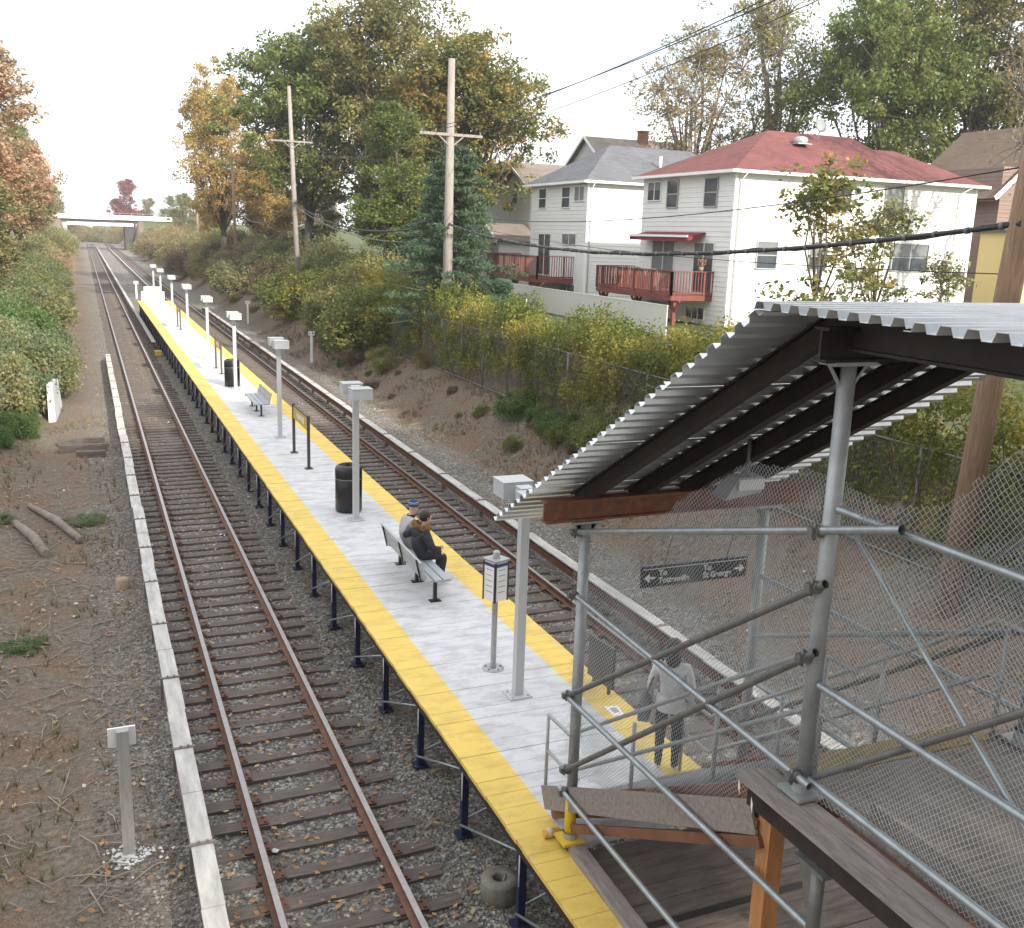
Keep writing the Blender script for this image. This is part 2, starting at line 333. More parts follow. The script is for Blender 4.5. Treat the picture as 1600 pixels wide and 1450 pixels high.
def text(body, size, loc, rot, m, parent, name='lettering'):
    c = bpy.data.curves.new('t', 'FONT'); c.body = body; c.size = size; c.extrude = .002; c.offset = .0025
    t = bpy.data.objects.new('t', c); link(t); bpy.context.view_layer.update()
    me = bpy.data.meshes.new_from_object(t.evaluated_get(bpy.context.evaluated_depsgraph_get())); bpy.data.objects.remove(t)
    me.materials.clear(); me.materials.append(m)
    o = bpy.data.objects.new(name, me); link(o); o.parent = parent
    o.location = Vector(loc)-parent.location; o.rotation_euler = rot; return o
def smooth(a, b, x):
    t = min(1, max(0, (x-a)/(b-a))); return t*t*(3-2*t)
def gz(x, y):
    z = 0.
    if x < -1.6:
        k = smooth(24, 48, y); z += (-1.6-x)*(.10+.42*k); z = min(z, 1.2+4.5*k)
    if x > 11.6: z += 1.55*smooth(11.6, 14.8, x) + 1.9*smooth(14.6, 18.5, x) + 2.5*smooth(45, 90, x)
    if y < -2: z = max(z, 5.5*smooth(2, 8, -y))
    if y > 280:
        e = smooth(312, 322, y)*(1-smooth(336, 346, y))
        if x > 13: z = max(z, 8.6*e*smooth(13, 15.5, x))
        if x < -3.2: z = max(z, 8.6*e*smooth(3.2, 6, -x))
    return z
def gn(x, y): return gz(x, y)+.05*mnoise.noise(Vector((x*.9, y*.9, 3)))*(1 if -0.5 > x or x > 11.5 else .25)

# ------------------------------------------------------------------ ground
xs = np.concatenate([np.arange(-400, -20, 20), np.arange(-20, -6, 1), np.arange(-6, 20, .3), np.arange(20, 60, 2), np.arange(60, 420, 20)])
ys = np.concatenate([np.arange(-60, 5, 5), np.arange(5, 60, .4), np.arange(60, 150, 1.5), np.arange(150, 400, 4), np.arange(400, 1600, 60)])
V = [(float(x), float(y), gn(x, y)) for y in ys for x in xs]; nx = len(xs)
Fq = [(j*nx+i, j*nx+i+1, (j+1)*nx+i+1, (j+1)*nx+i) for j in range(len(ys)-1) for i in range(nx-1)]
g = MB(); g.v = V; g.f = Fq; g.mi = [0]*len(Fq); g.sm = [True]*len(Fq)
ground = g.build('ground', M_ground, kind='structure')

def scatter(name, pts, mk, m, kind='stuff', label=None, cat=None):
    mb = MB()
    for p in pts: mk(mb, p)
    o = mb.build(name, m, kind=kind); return tag(o, label, cat)
# ballast stones
def stone(mb, p):
    r = random.uniform(.014, .036); a = random.uniform(0, 6.3)
    vs = []
    for dx, dy, dz in ((1, 0, 0), (0, 1, 0), (-1, 0, 0), (0, -1, 0), (0, 0, .8), (0, 0, -.8)):
        k = r*random.uniform(.6, 1.3); x = dx*math.cos(a)-dy*math.sin(a); y = dx*math.sin(a)+dy*math.cos(a)
        vs.append((p[0]+x*k, p[1]+y*k, p[2]+dz*k+r*.25))
    mb.add(vs, ((0, 1, 4), (1, 2, 4), (2, 3, 4), (3, 0, 4), (1, 0, 5), (2, 1, 5), (3, 2, 5), (0, 3, 5)))
pts = []
for i in range(26000):
    y = 7+30*random.random()**1.6
    x = random.choice((random.uniform(-.3, 4.3), random.uniform(-.3, 4.3), random.uniform(6.4, 12.0)))
    pts.append((x, y, gn(x, y)))
M_stone = leaf_mat('ballast_stone', [(.07, .066, .058), (.14, .135, .12), (.22, .21, .19), (.46, .44, .41)], 0.)
scatter('ballast', pts, stone, M_stone, label='loose grey ballast stones between and beside the rails', cat='ballast')
# fallen leaves
def leafq(mb, p):
    s = random.uniform(.025, .06); a = random.uniform(0, 6.3); c, d = math.cos(a)*s, math.sin(a)*s; t = random.uniform(-.02, .03)
    mb.add([(p[0]-c, p[1]-d, p[2]+.01), (p[0]+d*.6, p[1]-c*.6, p[2]+.015+t*.5), (p[0]+c, p[1]+d, p[2]+.02+t), (p[0]-d*.6, p[1]+c*.6, p[2]+.012)], ((0, 1, 2, 3),))
pts = []
for i in range(8500):
    y = 7+70*random.random()**1.5
    k = random.random()
    x = random.uniform(-4.5, .8) if k < .24 else random.uniform(.8, 4.4) if k < .55 else random.uniform(6.6, 9.3) if k < .62 else random.uniform(9.9, 15)
    pts.append((x, y, gn(x, y)+.035))
M_fallen = leaf_mat('fallen_leaf', [(.13, .075, .045), (.24, .12, .06), (.34, .19, .08), (.36, .30, .16), (.42, .37, .28)], .1)
scatter('fallen_leaves', pts, leafq, M_fallen, label='scattered dry orange leaves on the trackside ground', cat='leaves')
def twig(mb, p):
    a = random.uniform(0, 6.3); l_ = random.uniform(.15, .7); q = (p[0]+l_*math.cos(a), p[1]+l_*math.sin(a)); r = random.uniform(.004, .011)
    m_ = ((p[0]+q[0])/2+random.uniform(-.08, .08), (p[1]+q[1])/2+random.uniform(-.08, .08))
    mb.tube([(p[0], p[1], gn(*p[:2])+.02), (m_[0], m_[1], gn(*m_)+.05), (q[0], q[1], gn(*q)+.02)], r, 4)
pts = []
for i in range(1300):
    if random.random() < .6: x, y = random.uniform(-4, .5), random.uniform(9, 34)
    else: x, y = random.uniform(11.6, 14.6), random.uniform(18, 60)
    pts.append((x, y))
scatter('twigs', pts, twig, mat('twig', (.30, .25, .20), .9), label='dry twigs and sticks strewn over bare soil', cat='twigs')

def scrap(mb, p):
    a = random.uniform(0, 6.3); r = random.uniform(.02, .055); vs = []
    for k in range(5): vs.append((p[0]+r*random.uniform(.5, 1.2)*math.cos(a+k*1.256), p[1]+r*random.uniform(.5, 1.2)*math.sin(a+k*1.256), p[2]+.02+random.uniform(0, .03)))
    vs.append((p[0], p[1], p[2]+.06)); mb.add(vs, [(k, (k+1) % 5, 5) for k in range(5)])
pts = []
for i in range(90):
    y = 9+45*random.random()**1.4; x = random.choice((U0(-2, .6), U0(1, 4.2), U0(6.8, 9.2), U0(10, 14))); pts.append((x, y, gn(x, y)+.03))
scatter('litter', pts, scrap, mat('pale_scrap', (.6, .6, .6), .7), label='small pale scraps of litter on the ballast', cat='litter')

# ------------------------------------------------------------------ tracks
def rail_mb(x, y0, y1):
    mb = MB(); prof = [(-.075, 0), (.075, 0), (.075, .015), (.012, .04), (.012, .115), (.036, .125), (.036, .155), (-.036, .155), (-.036, .125), (-.012, .115), (-.012, .04), (-.075, .015)]
    n = len(prof); seg = [y0+(y1-y0)*i/24 for i in range(25)]
    for yy in seg: mb.v += [(x+a, yy, .055+b) for a, b in prof]
    for i in range(24):
        for k in range(n):
            mb.f.append((i*n+k, i*n+(k+1) % n, (i+1)*n+(k+1) % n, (i+1)*n+k)); mb.mi.append(1 if k == 6 else 0); mb.sm.append(False)
    mb.f.append(tuple(range(n))); mb.mi.append(0); mb.sm.append(False)
    return mb
def tie_mesh(seed):
    rr = random.Random(seed); mb = MB(); L_ = 1.3
    n = 6; vs = []
    for i in range(n+1):
        x = -L_+2*L_*i/n; wv = .11+rr.uniform(-.012, .008); zt = .052+rr.uniform(-.014, .008)
        vs += [(x, -wv, -.12), (x, wv, -.12), (x, wv+rr.uniform(-.01, .01), zt), (x, -wv+rr.uniform(-.01, .01), zt)]
    mb.v = vs
    for i in range(n):
        a = i*4; b = a+4
        for k in range(4): mb.f.append((a+k, a+(k+1) % 4, b+(k+1) % 4, b+k))
    mb.f += [(3, 2, 1, 0), (n*4, n*4+1, n*4+2, n*4+3)]; mb.mi = [0]*len(mb.f); mb.sm = [False]*len(mb.f)
    return mb.mesh('tie', M_tie)
TIES = [tie_mesh(i) for i in range(7)]
pm = MB(); pm.box((0, 0, .045), (.34, .18, .02)); pm.box((-.13, .05, .06), (.03, .03, .03)); pm.box((.13, -.05, .06), (.03, .03, .03)); pm.box((.11, .06, .06), (.03, .03, .03))
PLATE = pm.mesh('tie_plate', M_plate)
def track(xc, label, y0):
    t = thing('railway_track', label, None, (xc, 0, 0), kind='structure')
    for sx in (-.7175, .7175): rail_mb(xc+sx, 4, 420).build('rail', [M_rail, M_railtop], t)
    y = y0; k = 0
    while k < 285:
        o = mesh_obj('tie', TIES[random.randrange(7)], None, t, (random.uniform(-.06, .06), y, random.uniform(-.012, .008)), (0, 0, random.uniform(-.02, .02)))
        if y < 42:
            for sx in (-.7175, .7175): mesh_obj('tie_plate', PLATE, None, o, (sx, 0, .018))
        y += random.uniform(.50, .60) if y < 60 else .56; k += 1
    mb = MB()
    while y < 400: mb.box((xc, y, .01), (2.6, .23, .13)); y += .6
    mb.build('ties', M_tie, t, kind='stuff')
    return t
track(2.315, 'left railway track of two rusty rails on timber ties beside the bare bank', 6.2)
track(8.335, 'right railway track behind the platform with third rail on the far side', 10.)

def cover(x, y0, y1, side, label, step=3.0, far=False):
    t = thing('third_rail', label, 'third rail', (x, y0, 0), 'third rails with cover boards')
    mb = MB(); mb.beam((x, y0, .24), (x, y1, .24), .07, .16); mb.build('conductor_rail', M_rail, t)
    mb = MB(); mb.beam((x+side*.10, y0, .30), (x+side*.10, y1, .30), .03, .26); mb.build('side_board', M_bracket, t)
    y = y0; i = 0
    while y < y1-.1:
        e = min(y+step, y1)-.012; dx = random.uniform(-.012, .012)
        mb = MB(); mb.beam((x+dx, y, .455), (x+dx+random.uniform(-.01, .01), e, .455+random.uniform(-.008, .008)), .25, .035); b = mb.build('cover_board', M_cover, t)
        if not far:
            mb = MB(); mb.box((x, y+.5*step, .482), (.30, .05, .022)); mb.box((x-.04, y+.5*step, .50), (.03, .03, .03)); mb.box((x+.06, y+.5*step, .50), (.03, .03, .03)); mb.box((x+side*.13, y+.5*step, .30), (.05, .06, .36))
            mb.box((x, y+.5*step, .06), (.12, .12, .2)); mb.build('bracket', M_bracket, t)
        y += step; i += 1
    mb = MB(); mb.beam((x, y1, .35), (x, y1+1.1, .18), .12, .12); mb.build('end_ramp', M_bracket, t)
    return t
cover(.90, 5, 60, -1, 'near third rail under white cover boards along the left bank', 2.4)
cover(9.78, 4, 95, 1, 'third rail under white cover boards along the brown right embankment', 3.2)
cover(3.72, 66, 330, 1, 'far third rail between the tracks starting beside the platform near a yellow box', 9, True)
cover(6.93, 96, 330, -1, 'far third rail between the tracks starting behind the white end barrier', 9, True)
mb = MB(); mb.box((3.74, 62.6, .14), (.34, .4, .26)); mb.box((3.74, 62.6, .29), (.38, .44, .05)); mb.box((3.9, 62.5, .15), (.05, .3, .12)); one('junction_box', 'small yellow box on the ballast beside the platform', 'box', mb, M_yellow)

# ------------------------------------------------------------------ platform
PX0, PX1, PZ = 3.95, 6.70, 1.27
plat = thing('station_platform', 'long narrow timber platform with grey deck and yellow edges between tracks', 'platform', (5.325, 6, 0))
def plank(n):
    mb = MB(); mb.box((0, 0, -.025), (PX1-PX0, .296, .05)); return mb.mesh('plank', M_deck)
PLK = plank(0)
y = 8.55; k = 0
while y < 91.4:
    o = mesh_obj('plank', PLK, None, plat, (random.uniform(-.006, .006), y-6, PZ+random.uniform(-.003, .002)), (0, random.uniform(-.0012, .0012), random.uniform(-.001, .001)))
    y += .302; k += 1
mb = MB(); mb.beam((PX0+.06, 4, PZ-.12), (PX0+.06, 91.3, PZ-.12), .05, .13); mb.build('edge_beam', M_dkbeam, plat)
mb = MB(); mb.beam((PX1-.06, 9, PZ-.12), (PX1-.06, 91.3, PZ-.12), .05, .13); mb.build('edge_beam', M_dkbeam, plat)
y = 5.2
while y < 91:
    for x in (4.12, 6.52):
        mb = MB(); mb.box((x, y, .56), (.085, .085, 1.2)); mb.box((x, y, .03), (.2, .2, .03)); p = mb.build('post', M_navy, plat)
        if y < 60: mb = MB(); mb.tube([(x-.045, y-.03, .55), (x-.045, y-.03, 1.05)], .012, 5); mb.build('white_rod', M_white, p)
    if y < 89:
        mb = MB(); mb.tube([(4.07, y, .98), (4.07, y+1.85, .18)], .016, 6); mb.build('brace', M_galv, plat)
        mb = MB(); mb.tube([(4.12, y, .62), (6.52, y, .62)], .02, 6); mb.build('cross_bar', M_galv, plat)
        mb = MB(); mb.tube([(4.12, y+.05, .2), (6.52, y+.05, 1.0)], .016, 6); mb.build('brace', M_galv, plat)
    mb = MB(); mb.beam((PX0+.1, y, PZ-.12), (PX1-.1, y, PZ-.12), .09, .14); mb.build('joist', M_dkbeam, plat)
    y += 1.85
# narrow yellow strip and dark deck beside/below the stairs
mb = MB()
y = 8.39
while y > 3.4:
    m1 = MB(); m1.box((4.165, y, PZ-.028), (.43, .296, .05)); m1.build('plank', M_yellow if False else M_deck, plat); y -= .302
deckr = thing('lower_deck', 'dark weathered plank deck below the scaffold stairs', 'deck', (5.8, 6, 0))
y = 8.2; k = 0
while y > 3.2:
    m1 = MB(); m1.box((5.95, y, PZ-.075+random.uniform(-.003, .003)), (2.9, .235, .05)); m1.build('plank', M_dkwood, deckr); y -= .242
for yy in (3.5, 5.2, 6.9, 8.1):
    m1 = MB(); m1.beam((4.5, yy, PZ-.17), (7.3, yy, PZ-.17), .08, .14); m1.build('joist', M_dkbeam, deckr)
    for x in (4.6, 7.2):
        m1 = MB(); m1.box((x, yy, .5), (.12, .12, 1.1)); m1.build('post', M_brnwood, deckr)
m1 = MB(); m1.beam((4.46, 8.3, PZ+.035), (4.36, 3.3, PZ+.035), .17, .09); one('kerb_timber', 'grey weathered kerb timber along the yellow platform edge', 'timber', m1, M_woody)

# lamps
def lamp():
    t = thing('platform_lamp', 'x', 'lamp', (0, 0, 0))
    mb = MB(); mb.box((0, 0, 1.47), (.125, .125, 2.94)); mb.build('post', M_lamp, t)
    mb = MB(); mb.box((0, 0, .012), (.34, .30, .024))
    for a in (-.12, .12):
        for b in (-.1, .1): mb.lathe((a, b, .024), [(.018, 0), (.018, .02), (0, .02)], 6)
    mb.build('base_plate', M_lamp, t)
    mb = MB(); mb.beam((0, -.26, 2.95), (0, .26, 2.95), .10, .10); mb.box((0, 0, 2.96), (.2, .2, .2)); mb.build('arm', M_lamp, t)
    for sgn in (-1, 1):
        mb = MB(); d = .42
        mb.box((0, sgn*d, 2.95), (.44, .38, .23)); mb.box((0, sgn*d, 3.068), (.46, .40, .012)); h = mb.build('lamp_head', M_lamp, t)
        mb = MB(); mb.box((0, sgn*d, 2.83), (.36, .30, .012)); mb.build('lens', M_frame, h)
    return t
LP = lamp()
LDESC = ['square lamp post beside the low edge of the metal roof', 'square lamp post standing against the near black bin', 'square lamp post between the empty bench and the station name sign by the near bin', 'square lamp post standing against the far black bin',
         'square lamp post just past the far black bin and its sign', 'square lamp post one spacing before the farthest name sign posts', 'square lamp post just beyond the farthest name sign posts', 'square lamp post nearest the white end barrier', 'square lamp post standing behind the white end barrier']
for i, yy in enumerate((11.9, 21.2, 30.8, 40.8, 50.4, 60.7, 71.5, 82.4, 90.9)):
    o = LP if i == 0 else copy_tree(LP)
    o.location = (5.33, yy, PZ); o['label'] = LDESC[i]; o['group'] = 'platform lamps'
# bins
def bin_(y, x, label):
    t = thing('litter_bin', label, 'bin', (x, y, PZ), 'black platform bins')
    mb = MB(); mb.lathe((x, y, PZ), [(.0, .02), (.30, .02), (.31, .05), (.31, .78), (.305, .79)], 32); mb.build('body', M_black, t)
    mb = MB(); mb.lathe((x, y, PZ), [(.312, .80), (.312, 1.00), (.29, 1.07), (.22, 1.11), (.20, 1.09), (.19, .95)], 32); mb.build('lid', M_black, t)
    mb = MB(); mb.lathe((x, y, PZ), [(.314, .785), (.314, .80)], 32); mb.build('rim', M_galv, t)
bin_(22.0, 5.36, 'black cylindrical bin behind the lamp post near the seated couple'); bin_(41.7, 5.32, 'black cylindrical bin farther off beside two dark sign posts')
# station signs
M_signy = mat('olive_sign_face', (.42, .30, .06), .5)
def name_sign(y0, y1, label):
    t = thing('station_sign', label, 'sign', (5.33, (y0+y1)/2, PZ), 'station name signs')
    for yy in (y0, y1):
        mb = MB(); mb.box((5.33, yy, PZ+.73), (.075, .075, 1.46)); mb.box((5.33, yy, PZ+.012), (.2, .2, .024)); mb.build('post', M_dkpost, t)
    mb = MB(); mb.box((5.33, (y0+y1)/2, PZ+1.22), (.035, abs(y1-y0)-.075, .36)); p = mb.build('panel', M_signy, t)
    mb = MB(); mb.box((5.33, (y0+y1)/2, PZ+1.415), (.05, abs(y1-y0)-.075, .03)); mb.build('top_rail', M_dkpost, t)
    # worn pale lettering band, unreadable at this distance
    mb = MB(); yy = min(y0, y1)+.55
    for k in range(7):
        mb.box((5.31, yy+k*.15, PZ+1.22), (.006, .05, random.uniform(.10, .2))); mb.box((5.31, yy+.04+k*.15, PZ+1.22+random.choice((-.06, 0, .06))), (.006, .06, .035))
    mb.build('worn_lettering', M_text, t)
name_sign(26.4, 28.5, 'yellow station name panel on dark posts near the black bin by the couple'); name_sign(45.3, 47.3, 'station name panel on dark posts beside the farther black bin'); name_sign(65.7, 67.8, 'farthest station name panel on dark posts before the end barrier')
# schedule post
t = thing('timetable_post', 'grey post carrying a white four sided timetable box by the stairs', 'timetable', (5.33, 12.84, PZ))
mb = MB(); mb.lathe((5.33, 12.84, PZ), [(.16, 0), (.16, .02), (.05, .022)], 28); mb.lathe((5.33, 12.84, PZ), [(.042, .02), (.042, 1.15)], 16); mb.build('post', M_galvp, t)
for k in range(5):
    a = k*2*PI/5; mb = MB(); mb.lathe((5.33+.12*math.cos(a), 12.84+.12*math.sin(a), PZ+.022), [(.015, 0), (.015, .015), (0, .015)], 6); mb.build('bolt', M_galvd, t)
mb = MB(); mb.box((5.33, 12.84, PZ+1.42), (.26, .26, .60), .35); bx = mb.build('timetable_box', M_white, t)
co, si = math.cos(.35), math.sin(.35)
for k in range(4):
    a = .35+k*PI/2; nxv, nyv = math.cos(a), math.sin(a)
    for s2 in (-1, 1):
        mb = MB(); cx, cyy = 5.33+nxv*.131-nyv*.121*s2, 12.84+nyv*.131+nxv*.121*s2; mb.box((cx, cyy, PZ+1.42), (.02, .02, .62), a); mb.build('corner_strip', M_dkpost, bx)
    mb = MB(); mb.box((5.33+nxv*.133, 12.84+nyv*.133, PZ+1.675), (.006, .22, .05), a); mb.build('header_band', mat('header_blue', (.05, .06, .16), .5), bx)
    for j in range(5):
        mb = MB(); mb.box((5.33+nxv*.133, 12.84+nyv*.133, PZ+1.60-j*.085), (.005, .13, .012), a); mb.build('print_line', M_dkframe, bx)
mb = MB(); mb.box((5.33, 12.84, PZ+1.735), (.29, .29, .03), .35); mb.lathe((5.33, 12.84, PZ+1.75), [(.055, 0), (.055, .09), (.04, .11), (0, .11)], 14); mb.build('cap', M_galvp, t)
# benches
def bench(y0, y1, x, s, label):
    t = thing('bench', label, 'bench', (x, (y0+y1)/2, PZ), 'grey slatted benches')
    for k in range(3):
        mb = MB(); mb.box((x+s*(-.17+k*.165), (y0+y1)/2, PZ+.44), (.14, y1-y0, .035)); mb.build('seat_slat', M_bench, t)
    for k in range(2):
        mb = MB(); a = Vector((x-s*(.26+k*.05), y0, PZ+.56+k*.17)); mb.beam(a, a+Vector((0, y1-y0, 0)), .035, .15, up=(-s*.28, 0, 1)); mb.build('back_slat', M_bench, t)
    for f in (.08, .5, .92):
        yy = y0+(y1-y0)*f
        mb = MB(); mb.box((x, yy, PZ+.21), (.06, .06, .42)); mb.box((x, yy, PZ+.008), (.2, .14, .016)); mb.build('leg', M_black, t)
        mb = MB(); mb.beam((x-s*.24, yy, PZ+.41), (x+s*.24, yy, PZ+.41), .04, .04); mb.beam((x-s*.27, yy, PZ+.40), (x-s*.36, yy, PZ+.80), .04, .025); mb.build('bracket', M_black, t)
bench(15.6, 18.15, 5.40, 1, 'grey slatted bench on which two people sit'); bench(34.4, 36.9, 5.36, -1, 'empty grey slatted bench near the far black bin')
# end barrier
t = thing('end_barrier', 'white panelled barrier closing the far end of the platform', 'barrier', (5.2, 90.5, PZ))
mb = MB(); mb.box((5.2, 90.5, PZ+.42), (1.85, .05, .84)); mb.build('lower_panel', M_white, t)
mb = MB(); mb.box((5.15, 90.56, PZ+.62), (1.3, .05, 1.24)); mb.build('upper_panel', M_white, t)
mb = MB(); mb.box((4.82, 90.45, PZ+.6), (.06, .05, 1.2)); mb.build('post', M_galvp, t)
mb = MB()
for k in range(3): mb.box((5.05+k*.1, 90.525, PZ+.95), (.04, .006, .14)); mb.box((5.05+k*.1, 90.525, PZ+.72), (.05, .006, .06))
mb.build('worn_lettering', M_galvd, t)
# track markers
def marker(x, y, h, label, z, m=M_white, wide=.26, head=True):
    t = thing('marker_post', label, 'marker post', (x, y, z), 'white trackside marker posts')
    mb = MB(); mb.box((x, y, z+h/2), (.13, .11, h)); mb.build('post', m, t)
    mb = MB(); mb.box((x, y-.07, z+h-.08), (wide*1.4, .025, .24)); mb.build('plate', M_white, t)
    return t
tm = marker(4.0, 92.8, 1.9, 'white marker post beside the end of the platform', .9)
for y, lab in ((82.9, 'white marker post on the embankment farther along'), (58.0, 'white marker post at the foot of the embankment opposite the far bin')):
    tt = marker(11.95, y, 1.85, lab, gz(11.95, y)-.05)
    mb = MB(); mb.box((11.85, y-.09, gz(11.95, y)+1.72), (.05, .01, .1)); mb.box((12.0, y-.09, gz(11.95, y)+1.72), (.05, .01, .1)); mb.build('digits', mat('red_digit', (.3, .05, .04), .6), tt)
t = thing('marker_post', 'weathered grey wooden post with white backplate in the gravel', 'marker post', (.10, 11.8, 0))
mb = MB(); mb.box((.10, 11.8, .84), (.14, .10, 1.7)); mb.build('post', mat('weathered_grey_post', (.42, .41, .38), .85, var=.3, vscale=3, bump=.3, stretch=(8, 8, 1)), t)
mb = MB(); mb.box((.09, 11.88, 1.57), (.32, .03, .24)); mb.build('plate', M_white, t)
def peb(mb, p):
    stone(mb, p)
scatter('white_gravel', [(.1+random.gauss(0, .16), 11.75+random.gauss(0, .13), .012) for _ in range(160)], peb, mat('pale_gravel', (.6, .6, .6), .9), label='pale chips around the wooden marker post', cat='gravel')

# ------------------------------------------------------------------ stair shelter and scaffold
SX0, SX1 = 4.44, 6.62
sh = thing('stair_shelter', 'scaffold stair shelter with corrugated metal roof and tube frame', 'shelter', (5.5, 6.5, 0))
def corr(path, x0, x1, pitch=.172, dep=.05):
    # path: list of (y,z); ribs run along X
    mb = MB(); pts = []
    tot = [0]
    for a, b in zip(path, path[1:]): tot.append(tot[-1]+math.hypot(b[0]-a[0], b[1]-a[1]))
    def at(s):
        for i in range(len(path)-1):
            if s <= tot[i+1] or i == len(path)-2:
                f = (s-tot[i])/(tot[i+1]-tot[i]); a, b = path[i], path[i+1]; d = ((b[0]-a[0])/(tot[i+1]-tot[i]), (b[1]-a[1])/(tot[i+1]-tot[i])); n = (d[1], -d[0])
                if n[1] < 0: n = (-n[0], -n[1])
                return (a[0]+(b[0]-a[0])*f, a[1]+(b[1]-a[1])*f), n
    s = 0.
    while s < tot[-1]:
        for ds, h in ((0, 0), (.30*pitch, 0), (.42*pitch, dep), (.82*pitch, dep), (.94*pitch, 0)):
            if s+ds <= tot[-1]: p, n = at(s+ds); pts.append((p[0]+n[0]*h, p[1]+n[1]*h, n))
        s += pitch
    n = len(pts); th = .004
    for x in (x0, x1):
        mb.v += [(x, p[0], p[1]) for p in pts]
    for x in (x0, x1):
        mb.v += [(x, p[0]-p[2][0]*th, p[1]-p[2][1]*th) for p in pts]
    for i in range(n-1):
        mb.f += [(i, i+1, n+i+1, n+i), (2*n+i, 3*n+i, 3*n+i+1, 2*n+i+1), (i, 2*n+i, 2*n+i+1, i+1), (n+i, n+i+1, 3*n+i+1, 3*n+i)]
    mb.mi = [0]*len(mb.f); mb.sm = [False]*len(mb.f); return mb
slope = [(5.2, 7.20), (9.55, 4.62)]
def lerp(f, a=slope[0], b=slope[1]): return (a[0]+(b[0]-a[0])*f, a[1]+(b[1]-a[1])*f)
# roof sheets, each lapped over the next
for k in range(4):
    a = lerp(k/4); b = lerp((k+1)/4+.015)
    corr([(a[0], a[1]+.004*(4-k)), (b[0], b[1]+.004*(4-k))], 3.93, 7.16).build('roof_sheet', M_sheet, sh)
corr([(5.38, 7.225), (4.0, 7.225)], 3.95, 7.6).build('roof_sheet', M_sheet, sh)
corr([(4.03, 7.21), (2.3, 7.21)], 3.95, 7.6).build('roof_sheet', M_sheet, sh)
for x in (4.46, 5.08, 5.70, 6.32):
    mb = MB(); a, b = lerp(-.02), lerp(.80); mb.ibeam((x, a[0], a[1]-.10), (x, b[0], b[1]-.10), .10, .16, .014); mb.build('rafter', M_dkbeam, sh)
mb = MB(); mb.ibeam((3.97, 8.41, 5.03), (7.04, 8.41, 5.03), .14, .22, .02); mb.build('cross_beam', M_rust, sh)
mb = MB(); mb.ibeam((4.2, 4.96, 7.03), (7.4, 4.96, 7.03), .14, .22, .02); mb.build('cross_beam', M_dkbeam, sh)
mb = MB(); mb.ibeam((4.46, 5.15, 7.09), (4.46, 2.0, 7.09), .12, .20, .02); mb.build('edge_beam', M_dkbeam, sh)
mb = MB(); mb.ibeam((6.9, 5.15, 7.09), (6.9, 2.0, 7.09), .12, .20, .02); mb.build('edge_beam', M_dkbeam, sh)
for y in (3.3,):
    mb = MB(); mb.ibeam((4.3, y, 7.08), (7.4, y, 7.08), .12, .18, .02); mb.build('cross_beam', M_dkbeam, sh)
def post(x, y, z0, z1, r=.057, base=None):
    mb = MB(); mb.tube([(x, y, z0), (x, y, z1)], r, 16); p = mb.build('post', M_galvp, sh)
    mb = MB(); mb.box((x, y, z1+.012), (.34, .16, .024)); mb.add([(x-.15, y, z1), (x+.15, y, z1), (x+.05, y, z1-.16), (x-.05, y, z1-.16)], ((0, 1, 2, 3), (3, 2, 1, 0))); mb.beam((x-.15, y, z1-.0), (x-.04, y, z1-.15), .012, .02); mb.beam((x+.15, y, z1), (x+.04, y, z1-.15), .012, .02); mb.build('head_plate', M_galvp, p)
    mb = MB(); mb.box((x, y, z0+.012), (.24, .24, .024)); mb.lathe((x, y, z0), [(.075, .02), (.075, .10)], 14); mb.build('foot_plate', base or M_galvp, p)
    return p
p1 = post(4.44, 8.41, PZ+.08, 4.89)
mb = MB(); mb.tube([(4.44, 8.41, PZ+.10), (4.44, 8.41, PZ+.62)], .062, 16); mb.build('yellow_sleeve', M_yellow, p1)
mb = MB(); mb.box((4.44, 8.41, PZ+.095), (.25, .25, .03)); mb.build('yellow_foot', M_yellow, p1)
post(4.44, 4.96, 3.88, 6.90); post(6.60, 8.41, PZ+.0, 4.89); post(6.60, 4.96, 3.88, 6.90)
post(4.44, 2.2, 3.88, 6.95)
def tubes(lst, m, r=.0242):
    for a, b in lst:
        mb = MB(); mb.pipe(a, b, r, .004, 12); mb.build('scaffold_tube', m, sh)
def clamp(p):
    mb = MB(); mb.tube([(p[0], p[1]-.035, p[2]), (p[0], p[1]+.035, p[2])], .042, 10); mb.box((p[0]-.05, p[1], p[2]), (.05, .05, .06)); mb.tube([(p[0]-.03, p[1], p[2]-.06), (p[0]-.03, p[1], p[2]+.06)], .012, 6); mb.build('clamp', M_galvd, sh)
XL = 4.36
tubes([((4.36, 8.66, 4.72), (4.36, 4.27, 6.01))], M_galv, .030)
tubes([((XL, 8.50, 2.98), (XL, 4.86, 5.47)), ((XL, 8.42, 2.18), (XL, 4.88, 4.98))], M_galvd, .028)
tubes([((XL, 8.35, 4.13), (XL, 4.80, 4.03)), ((XL-.02, 8.50, 3.01), (XL-.02, 4.62, 3.05)), ((XL-.02, 8.52, 1.93), (XL-.02, 5.2, 1.90))], M_galv, .028)
tubes([((4.44, 4.9, 5.96), (4.44, 2.1, 5.97)), ((4.44, 4.9, 4.72), (4.44, 2.1, 4.68)), ((4.44, 4.9, 4.01), (4.44, 2.1, 4.0))], M_galv, .028)
tubes([((4.47, 4.9, 4.02), (4.47, 2.2, 6.2))], M_galvd, .024); tubes([((4.5, 4.82, 5.84), (4.5, 2.6, 4.05))], M_galv, .017)
tubes([((6.6, 8.5, 4.11), (6.6, 3.0, 4.11)), ((6.6, 8.4, 2.89), (6.6, 3.0, 2.92)), ((6.6, 8.4, 3.4), (6.6, 3.0, 5.6)), ((6.62, 4.96, 5.0), (6.62, 2.2, 5.0))], M_galv, .026)
tubes([((6.56, 8.45, 2.35), (6.56, 5.0, 4.85))], M_galvd, .024)
